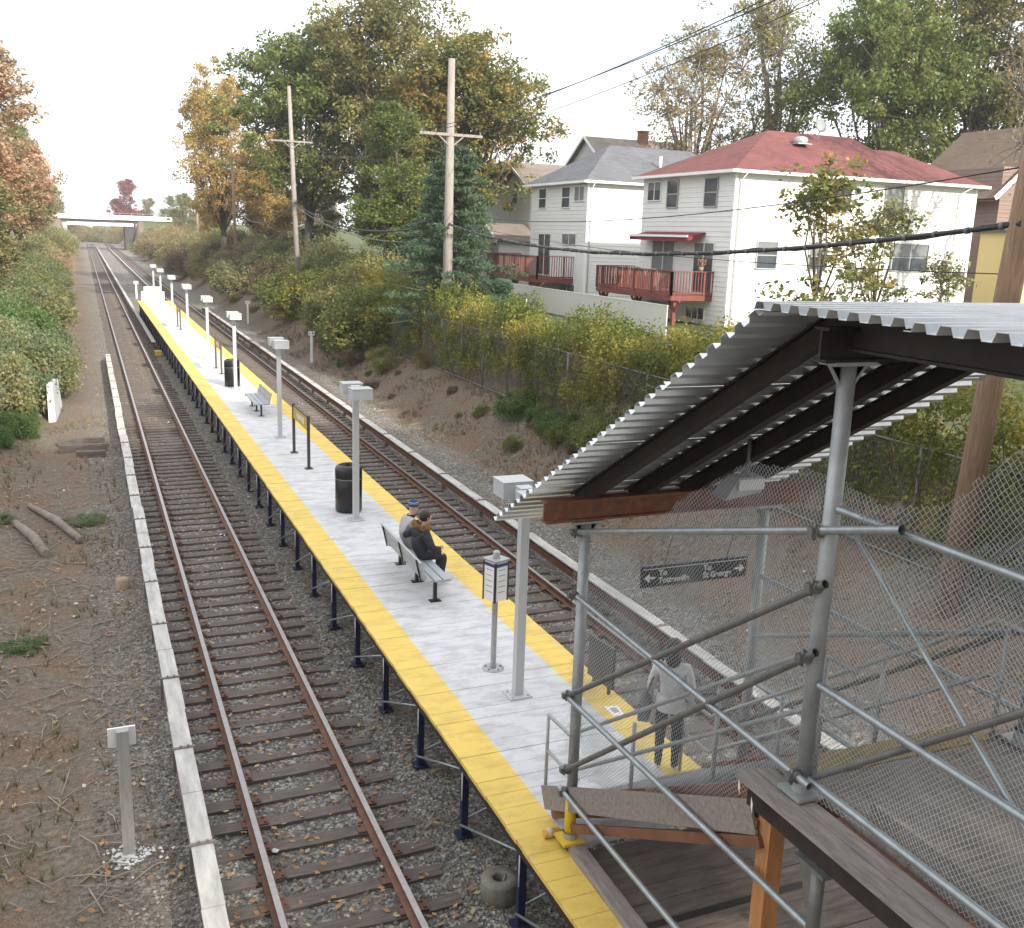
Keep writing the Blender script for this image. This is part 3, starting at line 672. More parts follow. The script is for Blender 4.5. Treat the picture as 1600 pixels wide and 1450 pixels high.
for p in ((XL, 8.43, 3.03), (XL, 8.40, 2.2), (XL, 4.95, 5.42), (XL, 4.97, 4.91), (XL, 4.95, 4.03), (4.36, 4.98, 5.80), (4.36, 8.42, 4.79), (XL, 8.42, 1.93), (4.36, 8.42, 4.13)): clamp(p)
# chain-link panels
def chain(name, x, inside, y0, y1, z0, z1, m=M_mesh, d=.0215, r=.0020):
    mb = MB(); nn = int((y1-y0)/d)
    def seg(p, q):
        base = len(mb.v); D = Vector(q)-Vector(p); D.normalize(); a = D.cross(Vector((1, 0, 0))).normalized()*r; b = Vector((r, 0, 0))
        for P in (p, q):
            P = Vector(P)
            for off in (a, -a*.5+b*.87, -a*.5-b*.87): mb.v.append(tuple(P+off))
        for k in range(3): mb.f.append((base+k, base+(k+1) % 3, base+3+(k+1) % 3, base+3+k)); mb.mi.append(0); mb.sm.append(True)
    nz_ = int((z1-z0)/(d*1.05)); bulge = lambda yy, zz: .05*math.sin(yy*2.1+zz*1.3)+.03*math.sin(yy*5.3-zz*2.2)+.015*math.sin(zz*9+yy*3)
    for i in range(nn):
        for j in range(nz_):
            s = 1 if (i+j) % 2 == 0 else -1
            yA = y0+d*i; zA = z0+j*d*1.05
            p = (yA, zA) if s > 0 else (yA+d, zA); q_ = (yA+d, zA+d*1.05) if s > 0 else (yA, zA+d*1.05)
            c = ((p[0]+q_[0])/2, (p[1]+q_[1])/2)
            if inside(c[0]+.02*math.sin(c[1]*40), c[1]): seg((x+bulge(*p), p[0], p[1]), (x+bulge(*q_), q_[0], q_[1]))
    o = mb.build(name, m, sh, kind='stuff'); return o
def interp(pts, y):
    pts = sorted(pts)
    if y <= pts[0][0]: return pts[0][1]
    for a, b in zip(pts, pts[1:]):
        if y <= b[0]: return a[1]+(b[1]-a[1])*(y-a[0])/(b[0]-a[0])
    return pts[-1][1]
topA = [(8.5, 4.45), (8.3, 4.62), (7.67, 4.88), (6.84, 5.53), (6.05, 6.02), (5.38, 6.11), (5.0, 6.14), (4.42, 6.10), (4.04, 6.23), (3.85, 6.43), (3.6, 6.65), (2.2, 6.9)]
botA = [(8.5, 1.95), (8.41, 2.03), (7.82, 2.27), (6.92, 2.56), (5.52, 3.39), (5.3, 3.86), (2.2, 3.86)]
chain('chain_link', 4.50, lambda y, z: interp(botA, y) < z < interp(topA, y), 2.2, 8.52, 1.9, 6.95)
topB = [(8.4, 4.0), (7.0, 4.6), (5.0, 5.6), (2.2, 6.0)]; botB = [(8.4, 1.9), (5.0, 3.7), (2.2, 3.9)]
chain('chain_link', 6.66, lambda y, z: interp(botB, y) < z < interp(topB, y), 2.2, 8.4, 1.9, 6.0, d=.026, r=.002)
mb = MB(); mb.tube([(4.49, 5.0, 5.93), (4.49, 2.2, 5.98)], .004, 4); mb.build('tension_wire', M_galvd, sh)
# rolled mesh edge around the corner post
mb = MB()
for k in range(160):
    a = random.uniform(0, 6.3); z = 2.0+k/160*2.5; r0 = .085
    mb.tube([(4.44+r0*math.cos(a), 8.43+r0*math.sin(a), z), (4.44+r0*math.cos(a+.7), 8.43+r0*math.sin(a+.7), z+.04), (4.44+r0*math.cos(a+1.3), 8.43+r0*math.sin(a+1.3), z)], .002, 3, cap=False)
mb.build('mesh_wrap', M_mesh, sh, kind='stuff')
# stairs
NST = 14
for k in range(NST):
    f = (k+.5)/NST; yy = 8.95-(8.95-5.2)*f; z = PZ+.02+(3.84-PZ)*(k+1)/(NST+1)
    mb = MB(); mb.box((5.55, yy, z), (2.0, .29, .045)); tr = mb.build('tread', M_woody, sh)
    mb = MB(); mb.box((5.55, yy+.13, z+.025), (2.0, .04, .008)); mb.build('nosing', M_galvd, tr)
for x in (4.52, 6.56):
    mb = MB(); mb.beam((x, 9.02, PZ+.10), (x, 5.3, 3.62), .05, .26); mb.build('stringer', M_brnwood, sh)
mb = MB(); mb.beam((4.40, 9.0, 1.52), (4.40, 5.4, 3.43), .025, .26); mb.build('toe_board', M_wood, sh)
mb = MB(); mb.beam((4.42, 8.3, 1.55), (4.42, 5.3, 3.28), .06, .09); mb.build('ledger', M_brnwood, sh)
def hrail(x, yb, zb):
    for dz in (.97, .52):
        mb = MB(); mb.tube([(x, yb, zb+dz), (x, yb-.55, zb+dz+.02), (x, 5.2, 3.86+dz), (x, 4.8, 3.86+dz)], .021, 8); mb.build('handrail', M_galvp, sh)
    for yy, z0 in ((yb, zb), (7.6, 2.1), (6.3, 3.05), (5.1, 3.86)):
        mb = MB(); mb.tube([(x, yy, z0), (x, yy, z0+.97)], .021, 8); mb.build('rail_post', M_galvp, sh)
hrail(4.66, 9.5, PZ); hrail(6.42, 9.35, PZ)
# landing
for k, x in enumerate((4.255, 4.40)):
    mb = MB(); mb.beam((x, 5.38-.03*k, 3.84), (x, 2.0, 3.84), .138 if k == 0 else .135, .05); mb.build('landing_plank', M_woody, sh)
y = 5.28
mb = MB(); mb.box((5.5, 5.24, 3.845), (1.9, .26, .04)); mb.build('yellow_nosing', mat('dirty_yellow', (.34, .26, .09), .7, var=.4, vscale=5), sh)
y = 4.99
while y > 2.0:
    mb = MB(); mb.box((5.9, y, 3.845), (2.7, .2, .04)); mb.build('landing_plank', M_wood if random.random() < .5 else M_woody, sh); y -= .206
mb = MB(); mb.beam((4.70, 4.55, 3.92), (4.70, 2.2, 3.92), .04, .13); mb.build('toe_board', M_wood, sh)
mb = MB(); mb.beam((4.34, 5.36, 3.70), (4.34, 2.0, 3.70), .10, .22); mb.build('landing_beam', M_dkbeam, sh)
mb = MB(); mb.beam((4.4, 5.3, 3.66), (7.2, 5.3, 3.66), .06, .2); mb.build('landing_beam', M_brnwood, sh)
mb = MB(); mb.beam((4.4, 5.38, 3.35), (7.2, 5.38, 3.35), .05, .14); mb.build('landing_beam', M_brnwood, sh)
mb = MB(); mb.box((4.50, 5.30, (3.56+1.22)/2), (.14, .14, 3.56-1.22)); mb.build('timber_post', M_newwood, sh)
mb = MB(); mb.box((6.9, 5.30, (3.56+1.22)/2), (.14, .14, 3.56-1.22)); mb.build('timber_post', M_newwood, sh)
mb = MB(); mb.tube([(4.34, 4.6, 3.6), (4.34, 4.6, 2.7)], .05, 10); mb.beam((4.34, 4.75, 3.56), (4.34, 4.62, 3.2), .02, .12); mb.box((4.34, 4.6, 3.57), (.2, .3, .03)); mb.build('bracket', M_galvd, sh)
# ties of plastic on the mesh
for p in ((4.43, 7.5, 2.5), (4.43, 6.5, 3.0), (4.2, 5.36, 3.82), (4.2, 5.2, 3.76)):
    mb = MB(); mb.add([(p[0], p[1], p[2]), (p[0]-.03, p[1]-.06, p[2]-.02), (p[0]-.02, p[1]-.05, p[2]-.11), (p[0]+.01, p[1]+.01, p[2]-.09)], ((0, 1, 2, 3),)); mb.build('torn_tag', M_white, sh)
# hanging direction sign
t = thing('direction_sign', 'black hanging sign with arrows to Tottenville and St George', 'sign', (6.0, 8.75, 4.1))
mb = MB(); mb.box((6.0, 8.75, 4.10), (1.36, .03, .24)); mb.build('panel', M_black, t)
mb = MB(); mb.box((6.0, 8.733, 4.185), (1.34, .004, .008)); mb.build('stripe', M_text, t)
for x in (5.6, 6.4):
    mb = MB(); mb.tube([(x, 8.75, 4.2), (x, 8.5, 4.95)], .006, 5); mb.build('hanger', M_galvd, t)
R90 = (PI/2, 0, 0)
text('To', .09, (5.53, 8.73, 4.105), R90, M_text, t); text('Tottenville', .09, (5.53, 8.73, 4.02), R90, M_text, t)
text('To', .09, (6.10, 8.73, 4.105), R90, M_text, t); text('St George', .09, (6.10, 8.73, 4.02), R90, M_text, t)
def arrow(cx, d):
    mb = MB(); pr = [(-.07, -.012), (0, -.012), (0, -.05), (.07, 0), (0, .05), (0, .012), (-.07, .012)]
    vs = [(cx+d*a, 8.732, 4.085+b) for a, b in pr]; mb.add(vs, ((0, 1, 5, 6), (2, 3, 4))); mb.build('arrow', M_text, t)
arrow(5.42, -1); arrow(6.58, 1)
# shelter lamp
t = thing('shelter_light', 'silver flood light hanging under the corrugated roof behind the mesh', 'light', (5.6, 7.5, 5.4))
mb = MB(); mb.add([(5.35, 7.4, 5.30), (5.75, 7.4, 5.36), (5.8, 7.65, 5.36), (5.35, 7.65, 5.30), (5.5, 7.42, 5.50), (5.78, 7.42, 5.50), (5.78, 7.6, 5.50), (5.5, 7.6, 5.50)], ((3, 2, 1, 0), (4, 5, 6, 7), (0, 1, 5, 4), (1, 2, 6, 5), (2, 3, 7, 6), (3, 0, 4, 7))); mb.build('housing', M_galvp, t)
mb = MB(); mb.box((5.63, 7.39, 5.44), (.28, .012, .10)); mb.build('lens', M_white, t)
mb = MB(); mb.tube([(5.65, 7.5, 5.5), (5.65, 7.5, 5.86)], .02, 8); mb.build('stem', M_galvd, t)
# notice panel near the edge
t = thing('notice_panel', 'dark rectangular panel on a short post at the platform edge behind the mesh', 'panel', (6.55, 11.7, PZ))
mb = MB(); mb.box((6.55, 11.7, PZ+.42), (.04, .62, .62), .12); mb.build('panel', M_dkpost, t)
mb = MB(); mb.box((6.58, 11.5, PZ+.1), (.04, .04, .2)); mb.box((6.58, 11.95, PZ+.1), (.04, .04, .2)); mb.build('leg', M_dkpost, t)
mb = MB(); mb.add([(6.33, 11.18, 1.276), (6.53, 11.13, 1.276), (6.48, 10.85, 1.276), (6.32, 10.88, 1.276)], ((3, 2, 1, 0),)); mb.add([(6.38, 11.10, 1.279), (6.48, 11.08, 1.279), (6.46, 10.94, 1.279), (6.37, 10.95, 1.279)], ((3, 2, 1, 0),), 1)
one('floor_sticker', 'white printed sticker on the yellow platform edge near the dark panel', 'sticker', mb, [M_white, mat('print_grey', (.45, .43, .43), .6, var=.5, vscale=30)])
# bottle, bucket, scraps
mb = MB(); mb.tube([(4.24, 8.63, PZ+.05), (4.40, 8.62, PZ+.05), (4.43, 8.62, PZ+.05), (4.46, 8.62, PZ+.05)], .05, 12, radii=[.048, .05, .03, .02]); mb.tube([(4.28, 8.63, PZ+.05), (4.36, 8.625, PZ+.05)], .052, 12, mi=1)
one('bottle', 'orange plastic bottle lying on yellow planks by the post', 'bottle', mb, [mat('bottle_orange', (.55, .28, .06), .35), mat('bottle_label', (.5, .42, .3), .5)])
mb = MB(); mb.lathe((4.10, 9.45, 0), [(.0, .0), (.21, .0), (.225, .02), (.235, .25), (.222, .275), (.10, .285), (.085, .27), (.08, .12), (0, .12)], 26); mb.tube([(4.08, 9.43, .1), (4.15, 9.40, .33)], .018, 8, mi=1)
one('concrete_weight', 'round concrete block lying on the ballast beneath the platform edge', 'block', mb, [mat('dirty_concrete', (.24, .22, .185), .95, var=.45, vscale=7, bump=.5), M_galvd])
# left bank debris
mb = MB(); mb.lathe((.36, 21.7, -.05), [(.17, 0), (.15, .10), (.13, .28), (0, .29)], 14); one('tree_stump', 'small cut tree stump beside the cover boards', 'stump', mb, mat('stump_wood', (.36, .27, .17), .9, var=.4, vscale=14))
for (a, b, r, lab) in (((-1.75, 28.9, .12), (-.45, 25.3, .12), .10, 'fallen branch log on bare soil beside weeds'), ((-2.0, 27.2, .1), (-1.2, 24.4, .08), .12, 'thicker rotten log on bare soil of the left bank')):
    mb = MB(); m_ = tuple((a[i]+b[i])/2+(.06 if i < 2 else .05) for i in range(3)); mb.tube([(a[0], a[1], gn(a[0], a[1])+.08), (m_[0], m_[1], gn(m_[0], m_[1])+.11), (b[0], b[1], gn(b[0], b[1])+.08)], r, 9, radii=[r*.7, r, r*.9]); one('log', lab, 'log', mb, M_barkl)
for k, (x, y, z, rz, lab) in enumerate(((-.45, 37.2, .12, .06, 'old dark timber tie lying on the left bank beside the concrete slab'), (-.4, 36.1, .13, .02, 'old dark timber tie lying in front of another on the left bank'), (-.15, 35.2, .08, -.05, 'short weathered timber off-cut in front of the discarded ties'))):
    mb = MB(); mb.box((x, y, gn(x, y)+z), (1.5 if k < 2 else .9, .26, .24), rz); mb.box((x+.3, y+.02, gn(x, y)+z+.122), (.3, .12, .01), rz); one('old_tie', lab, 'timber', mb, M_tie)
mb = MB(); mb.add([(-1.62, 41.6, -.1), (-1.36, 41.9, -.1), (-1.2, 45.6, -.1), (-1.5, 45.6, -.1), (-1.62, 42.0, 1.45), (-1.42, 42.1, 1.5), (-1.3, 45.4, 1.2), (-1.5, 45.4, 1.2)], ((0, 1, 5, 4), (1, 2, 6, 5), (2, 3, 7, 6), (3, 0, 4, 7), (4, 5, 6, 7)))
one('concrete_wall', 'pale blue grey concrete wall half hidden under the left bushes', 'wall', mb, mat('pale_concrete', (.55, .57, .58), .85, var=.2, vscale=2))

# ------------------------------------------------------------------ utility poles and wires
def upole(base, top, arm_z, label, m=M_pole, r=.15, armlen=2.7, arm=True):
    b, tp = Vector(base), Vector(top)
    t = thing('utility_pole', label, 'utility pole', base, 'utility poles')
    mb = MB(); mb.tube([b, b+(tp-b)*.5, tp], r, 12, radii=[r*1.15, r, r*.72]); mb.build('pole', m, t)
    if arm:
        c = b+(tp-b)*((arm_z-b.z)/(tp.z-b.z)); mb = MB(); mb.box((c.x, c.y-.14, c.z), (armlen, .10, .12)); mb.beam((c.x-.6, c.y-.15, c.z-.05), (c.x, c.y-.13, c.z-.55), .03, .05); mb.beam((c.x+.6, c.y-.15, c.z-.05), (c.x, c.y-.13, c.z-.55), .03, .05); a = mb.build('crossarm', m, t)
        for dx in (-armlen/2+.1, -armlen/4, armlen/2-.1):
            mb = MB(); mb.lathe((c.x+dx, c.y-.14, c.z+.06), [(.035, 0), (.045, .06), (.03, .12), (0, .14)], 8); mb.build('insulator', M_wiregr, t)
        return c
P2a = upole((15.62, 44.7, 2.0), (15.64, 44.7, 15.3), 12.05, 'thick weathered utility pole with crossarm rising from the vines by the pine', r=.21, armlen=3.0)
P1a = upole((14.97, 77.0, 2.0), (14.44, 77.0, 17.8), 13.95, 'slender utility pole with crossarm above the dense green thicket', r=.18, armlen=3.1)
P0a = upole((15.1, 112, 2.0), (14.9, 112, 16.3), 14.75, 'utility pole in front of the golden tree', M_polebr, .15)
upole((14.0, 12.45, 1.0), (14.0, 11.6, 15.0), 12.4, 'leaning brown utility pole behind the shelter roof', M_polebr, .20, arm=False)
for (px, yy, h, lab) in ((22, 190, 19, 'distant dark utility pole with crossarm near the road bridge'), (18.5, 185, 16, 'distant thin pole left of a taller dark pole'), (26, 170, 18, 'distant pole rising from pale brush')):
    upole((px, yy, 3), (px, yy, h), h-2.6, lab, M_polebr, .2, 4, arm=(px == 22))
def sag(p, q, s, n=16):
    p, q = Vector(p), Vector(q); return [p.lerp(q, i/n)-Vector((0, 0, s*4*(i/n)*(1-i/n))) for i in range(n+1)]
def wire(pts, r, lab, m=M_wire, n=5, wraps=False):
    mb = MB(); mb.tube(pts, r, n); o = one('cable', lab, 'cable', mb, m); return o
PT3 = Vector((14.0, 11.8, 12.8)); PB3 = Vector((13.85, 11.9, 8.1))
for k, dx in enumerate((-1.25, -.65, 1.25)):
    wire(sag(P2a+Vector((dx, -.14, .16)), PT3+Vector((dx, 0, .5*k)), .45), .014, ['upper thin wire from the crossarm end over the houses', 'middle thin wire from the crossarm over the houses', 'lower thin wire from the crossarm over the houses'][k])
    wire(sag(P1a+Vector((dx, -.14, .16)), P2a+Vector((dx, -.14, .16)), 1.3), .014, ['drooping thin wire joining the two crossarm poles at their far ends', 'drooping thin wire joining the two crossarms near the poles', 'drooping thin wire joining the near crossarm ends'][k])
bundle = sag((15.6, 44.5, 8.1), PB3, .85, 44)
mb = MB(); mb.tube(bundle, .045, 8)
for k in range(44):
    p = bundle[k]; q_ = bundle[k+1]; d = (q_-p).normalized(); c = (p+q_)/2; mb.tube([c-d*.04, c+d*.04], .058, 8, mi=1)
    mb.tube([p+Vector((0, 0, .05*math.cos(k*1.3))), q_+Vector((0, 0, .05*math.cos(k*1.3+1.3)))], .025, 5)
one('cable', 'thick black bundled cable in front of the houses', 'cable', mb, [M_wire, M_wiregr])
wire(sag((14.7, 76.9, 9.6), (15.6, 44.9, 8.2), 1.1), .05, 'thick black cable sagging from slender pole to thick pole', M_wire)
wire(sag((14.7, 76.9, 9.4), (15.5, 47.4, 7.25), .8), .028, 'grey cable sagging below the black cable between the poles', M_wiregr)
mb = MB(); mb.tube([(15.5, 47.4, 7.25), (15.5, 46.4, 7.2)], .12, 8); mb.tube([(15.5, 46.4, 7.2), (15.6, 44.9, 8.15)], .03, 6); one('splice_case', 'dark cable splice case hanging beside the thick pole', 'splice case', mb, M_wiregr)
wire(sag((15.0, 111.8, 9.8), (14.75, 77.1, 9.6), 1.6), .045, 'grey cable drooping from the golden tree pole to the slender pole', M_wiregr)
wire(sag((15.7, 44.5, 8.6), (13.9, 11.9, 9.0), .6), .013, 'thin wire just above the bundled cable in front of the houses')
wire(sag((15.7, 44.5, 8.25), (13.9, 11.9, 7.3), .4), .010, 'thin wire just below the bundled cable in front of the houses')

# ------------------------------------------------------------------ houses
def hip(mb, x0, x1, y0, y1, z, h, ridge, o=.45):
    # ridge along X or Y; ridge=(a0,a1) distances inset
    X0, X1, Y0, Y1 = x0-o, x1+o, y0-o, y1+o
    if (x1-x0) > (y1-y0): r = ((X0+ridge[0], (Y0+Y1)/2, z+h), (X1-ridge[1], (Y0+Y1)/2, z+h))
    else: r = (((X0+X1)/2, Y0+ridge[0], z+h), ((X0+X1)/2, Y1-ridge[1], z+h))
    vs = [(X0, Y0, z), (X1, Y0, z), (X1, Y1, z), (X0, Y1, z), r[0], r[1], (X0, Y0, z-.06), (X1, Y0, z-.06), (X1, Y1, z-.06), (X0, Y1, z-.06)]
    if (x1-x0) > (y1-y0): fs = [(0, 1, 5, 4), (1, 2, 5), (2, 3, 4, 5), (3, 0, 4)]
    else: fs = [(0, 1, 4), (1, 2, 5, 4), (2, 3, 5), (3, 0, 4, 5)]
    return mb.add(vs, fs+[(9, 8, 7, 6), (0, 6, 7, 1), (1, 7, 8, 2), (2, 8, 9, 3), (3, 9, 6, 0)])
def clap(x0, x1, y0, y1, z0, z1, p=.25, o=.028):
    mb = MB(); z = z0; n = 0
    while z < z1-.01:
        zt = min(z+p, z1)
        for zz, off in ((z, o), (zt, .004)):
            mb.v += [(x0-off, y0-off, zz), (x1+off, y0-off, zz), (x1+off, y1+off, zz), (x0-off, y1+off, zz)]
            if n:
                b = (n-1)*4
                for k in range(4): mb.f.append((b+k, b+(k+1) % 4, b+4+(k+1) % 4, b+4+k)); mb.mi.append(0); mb.sm.append(False)
            n += 1
        z = zt
    return mb
def gutter(t, x0, x1, y0, y1, z, o=.45):
    X0, X1, Y0, Y1 = x0-o-.06, x1+o+.06, y0-o-.06, y1+o+.06
    for a, b in (((X0, Y0), (X1, Y0)), ((X0, Y0), (X0, Y1)), ((X1, Y0), (X1, Y1)), ((X0, Y1), (X1, Y1))):
        mb = MB(); mb.beam((*a, z-.08), (*b, z-.08), .11, .15); mb.build('gutter', M_trim, t)
    mb = MB(); mb.box(((x0+x1)/2, (y0+y1)/2, z-.13), (x1-x0+2*o-.1, y1-y0+2*o-.1, .03)); mb.build('soffit', M_trim, t)
def win(t, face, pos, a0, a1, z0, z1, sashes=1, fr=M_frame, hs=True):
    # face 'x': plane x=pos, facing -x, a along y ; face 'y': plane y=pos facing -y, a along x
    a0, a1 = min(a0, a1), max(a0, a1); z0, z1 = min(z0, z1), max(z0, z1); pos -= .03
    def bx(mb, ac, zc, aw, zw, d0, dw):
        if face == 'x': mb.box((pos-d0, ac, zc), (dw, aw, zw))
        else: mb.box((ac, pos-d0, zc), (aw, dw, zw))
    mb = MB(); bx(mb, (a0+a1)/2, (z0+z1)/2, a1-a0, z1-z0, .005, .03); w_ = mb.build('window', M_glass, t)
    mb = MB(); k = .06
    bx(mb, (a0+a1)/2, z1+k/2, a1-a0+2*k, k, .02, .07); bx(mb, (a0+a1)/2, z0-k/2, a1-a0+2*k, k, .03, .09); bx(mb, a0-k/2, (z0+z1)/2, k, z1-z0, .02, .07); bx(mb, a1+k/2, (z0+z1)/2, k, z1-z0, .02, .07)
    if hs: bx(mb, (a0+a1)/2, (z0+z1)/2, a1-a0, .05, .02, .05)
    for s_ in range(1, sashes): bx(mb, a0+(a1-a0)*s_/sashes, (z0+z1)/2, .06, z1-z0, .02, .055)
    mb.build('frame', fr, w_)
    if random.random() < .6:
        mb = MB(); hh = (z1-z0)*random.choice((.3, .45, .95)); bx(mb, (a0+a1)/2, z1-hh/2, (a1-a0)*.96, hh, .0215, .004); mb.build('blind', M_blind, w_)
    return w_
def corner_trim(t, x, y, z0, z1):
    mb = MB(); mb.box((x+.01, y+.01, (z0+z1)/2), (.14, .14, z1-z0)); mb.build('corner_trim', M_trim, t)
def downspout(t, pts):
    mb = MB(); mb.tube(pts, .04, 6); mb.build('downspout', M_trim, t)

H1 = thing('house', 'two storey cream house with red shingle hip roof and red deck', 'house', (30, 42.8, 3.4))
ZE = 11.25
clap(30, 46, 42.8, 51.8, 3, ZE).build('wall', M_side, H1)
mb = MB(); hip(mb, 30, 41.8, 42.8, 51.8, ZE, 2.55, (5.4, 1.5)); rf = mb.build('roof', M_roofred, H1)
mb = MB(); hip(mb, 36.5, 46, 42.85, 51.75, ZE+.005, 2.0, (1.5, 2.4), .452); mb.build('roof', M_roofred, H1)
gutter(H1, 30, 46, 42.8, 51.8, ZE); corner_trim(H1, 30, 42.8, 3.3, ZE-.15); corner_trim(H1, 46, 42.8, 3.3, ZE-.15)
mb = MB(); mb.lathe((35.9, 45.6, 13.05), [(.34, 0), (.38, .08), (.36, .28), (.2, .36), (0, .38)], 16); mb.box((35.9, 45.6, 13.02), (.9, .8, .05)); mb.build('roof_vent', M_galvp, rf)
mb = MB(); mb.lathe((0, 0, 0), [(0, 0), (.2, .02), (.36, .08), (.37, .10), (.2, .05), (0, .03)], 18)
di = MB(); 
for v, f_ in ((mb.v, mb.f),): di.v = [(37.6+p[0], 46.2-p[2]*.9+p[1]*.25, 14.1+p[1]*.97+p[2]*.3) for p in v]; di.f = f_; di.mi = mb.mi; di.sm = mb.sm
di.tube([(37.6, 46.2, 14.05), (37.55, 46.3, 13.2)], .03, 6); di.tube([(37.6, 46.15, 13.8), (37.6, 45.7, 14.0)], .02, 5); di.build('satellite_dish', mat('dish_grey', (.22, .23, .24), .6), rf)
for a0, a1, z0, z1, s_ in ((51.2, 49.85, 9.93, 10.9, 2), (49.1, 48.05, 9.53, 10.9, 1), (45.4, 44.3, 9.53, 10.9, 1)): win(H1, 'x', 30, a0, a1, z0, z1, s_, M_frame if s_ == 2 else M_dkframe, s_ == 1)
win(H1, 'x', 30, 50.3, 48.0, 5.1, 7.7, 2, M_frame, False); win(H1, 'x', 30, 46.0, 44.2, 5.1, 7.65, 2, M_frame, False); win(H1, 'x', 30, 50.3, 48.4, 3.4, 4.3, 2, M_dkframe, False); win(H1, 'x', 30, 46.4, 44.7, 3.7, 4.3, 3, M_frame, False)
for a0, a1, z0, z1, s_ in ((35.0, 36.2, 9.55, 10.9, 1), (38.6, 39.8, 9.55, 10.9, 1), (39.5, 42.0, 6.55, 7.95, 2), (30.6, 31.8, 6.5, 7.8, 1), (33.9, 35.0, 6.5, 7.85, 1)): win(H1, 'y', 42.8, a0+1.0, a1+1.0, z0, z1, s_, M_dkframe)
mb = MB(); mb.add([(30, 45.1, 8.2), (30, 51.2, 8.2), (28.9, 51.2, 7.95), (28.9, 45.1, 7.95), (28.9, 45.1, 7.72), (28.9, 51.2, 7.72), (30, 45.1, 8.12), (30, 51.2, 8.12)], ((0, 1, 2, 3), (3, 2, 5, 4), (6, 4, 5, 7), (0, 3, 4, 6), (1, 7, 5, 2))); aw = mb.build('awning', M_awn, H1)
mb = MB(); mb.beam((28.87, 45.1, 7.97), (28.87, 51.2, 7.97), .06, .12); mb.build('awning_bar', M_trim, aw)
downspout(H1, [(30.3, 42.3, ZE-.15), (30.25, 42.7, ZE-.5), (30.25, 42.7, 3.4)]); downspout(H1, [(45.2, 42.3, ZE-.15), (44.8, 42.7, ZE-.5), (44.8, 42.7, 3.4)])
mb = MB(); mb.tube([(44.3, 42.68, 3.6), (44.3, 42.68, 8.3), (44.8, 42.68, 8.8), (45.3, 42.68, 8.7)], .05, 6); mb.build('conduit', M_lamp, H1)
def deck(name, label, x0, x1, y0, y1, zf, zr, zg, solid=None):
    t = thing(name, label, 'deck', (x0, y0, zg)); hr = zr-zf
    yb = y0
    while yb < y1: mb = MB(); mb.box(((x0+x1)/2, yb+.07, zf), (x1-x0, .135, .04)); mb.build('deck_board', M_deckred, t); yb += .145
    for a, b in (((x0, y0), (x0, y1)), ((x0, y0), (x1, y0)), ((x0, y1), (x1, y1))):
        mb = MB(); mb.beam((*a, zf-.14), (*b, zf-.14), .06, .24); mb.build('fascia', M_deckred, t)
        mb = MB(); mb.beam((*a, zr), (*b, zr), .14, .05); mb.build('top_rail', M_deckred, t)
        mb = MB(); mb.beam((*a, zf+.12), (*b, zf+.12), .05, .08); mb.build('bottom_rail', M_deckred, t)
        a, b = Vector((*a, 0)), Vector((*b, 0)); n = int((b-a).length/.17)
        for k in range(n+1):
            p = a.lerp(b, k/n); big = k % 11 == 0
            mb = MB(); s_ = .10 if big else .042; wd = .12 if (solid and p.x == x0 and p.y > solid) else s_
            mb.box((p.x, p.y, zf+.5*hr), (s_, wd if wd > s_ else s_, hr)); mb.build('newel' if big else 'baluster', M_deckred if not (solid and p.y > solid) else M_deckdk, t)
    for yy in (y0+.25, (y0+y1)/2, y1-.25):
        mb = MB(); mb.box((x0+.35, yy, (zg+zf-.26)/2), (.18, .18, zf-.26-zg)); 
        for s_ in (-1, 1): mb.beam((x0+.35, yy, zf-.9), (x0+.35, yy+s_*.55, zf-.28), .10, .10)
        mb.build('support_post', M_deckred if not solid else M_barkl, t)
    return t
deck('timber_deck', 'red stained raised deck with open balusters under the maroon awning', 27.5, 29.96, 44.1, 52.3, 4.98, 6.2, 3.2)
deck('timber_deck', 'darker red raised deck with close boards on the grey roofed house', 27.6, 30.26, 61.0, 70.0, 4.98, 6.45, 3.2, solid=64.2)
def grill(x, y, z, lab):
    t = thing('covered_grill', lab, 'grill', (x, y, z), 'covered grills on the red deck')
    mb = MB(); mb.ell((x, y, z+.75), (.32, .6, .5), 14, 8); mb.box((x, y, z+.4), (.5, 1.0, .78)); mb.build('cover', mat('grill_cover', (.16, .16, .165), .8, var=.3, vscale=6), t)
grill(28.4, 49.2, 5.0, 'grey covered grill on the red deck beside the sliding door'); grill(28.5, 47.6, 5.0, 'second covered grill next to the first on the red deck')
t = thing('potted_plant', 'small pot plant on the red deck rail corner', 'pot plant', (29.2, 43.9, 6.22))
mb = MB(); mb.lathe((29.2, 44.12, 6.22), [(.0, 0), (.10, 0), (.14, .22), (.11, .22)], 12); mb.build('pot', M_polebr, t)
mb = MB()
for k in range(60):
    a = random.uniform(0, 6.3); r_ = random.uniform(0, .25); z = 6.45+random.uniform(0, .35); mb.add([(29.2+r_*math.cos(a), 44.12+r_*math.sin(a), z), (29.26+r_*math.cos(a), 44.12+r_*math.sin(a), z+.05), (29.2+r_*math.cos(a), 44.18+r_*math.sin(a), z+.09)], ((0, 1, 2),))
mb.build('foliage', leaf_mat('pot_leaf', [(.2, .08, .06), (.25, .15, .08)], .2), t)

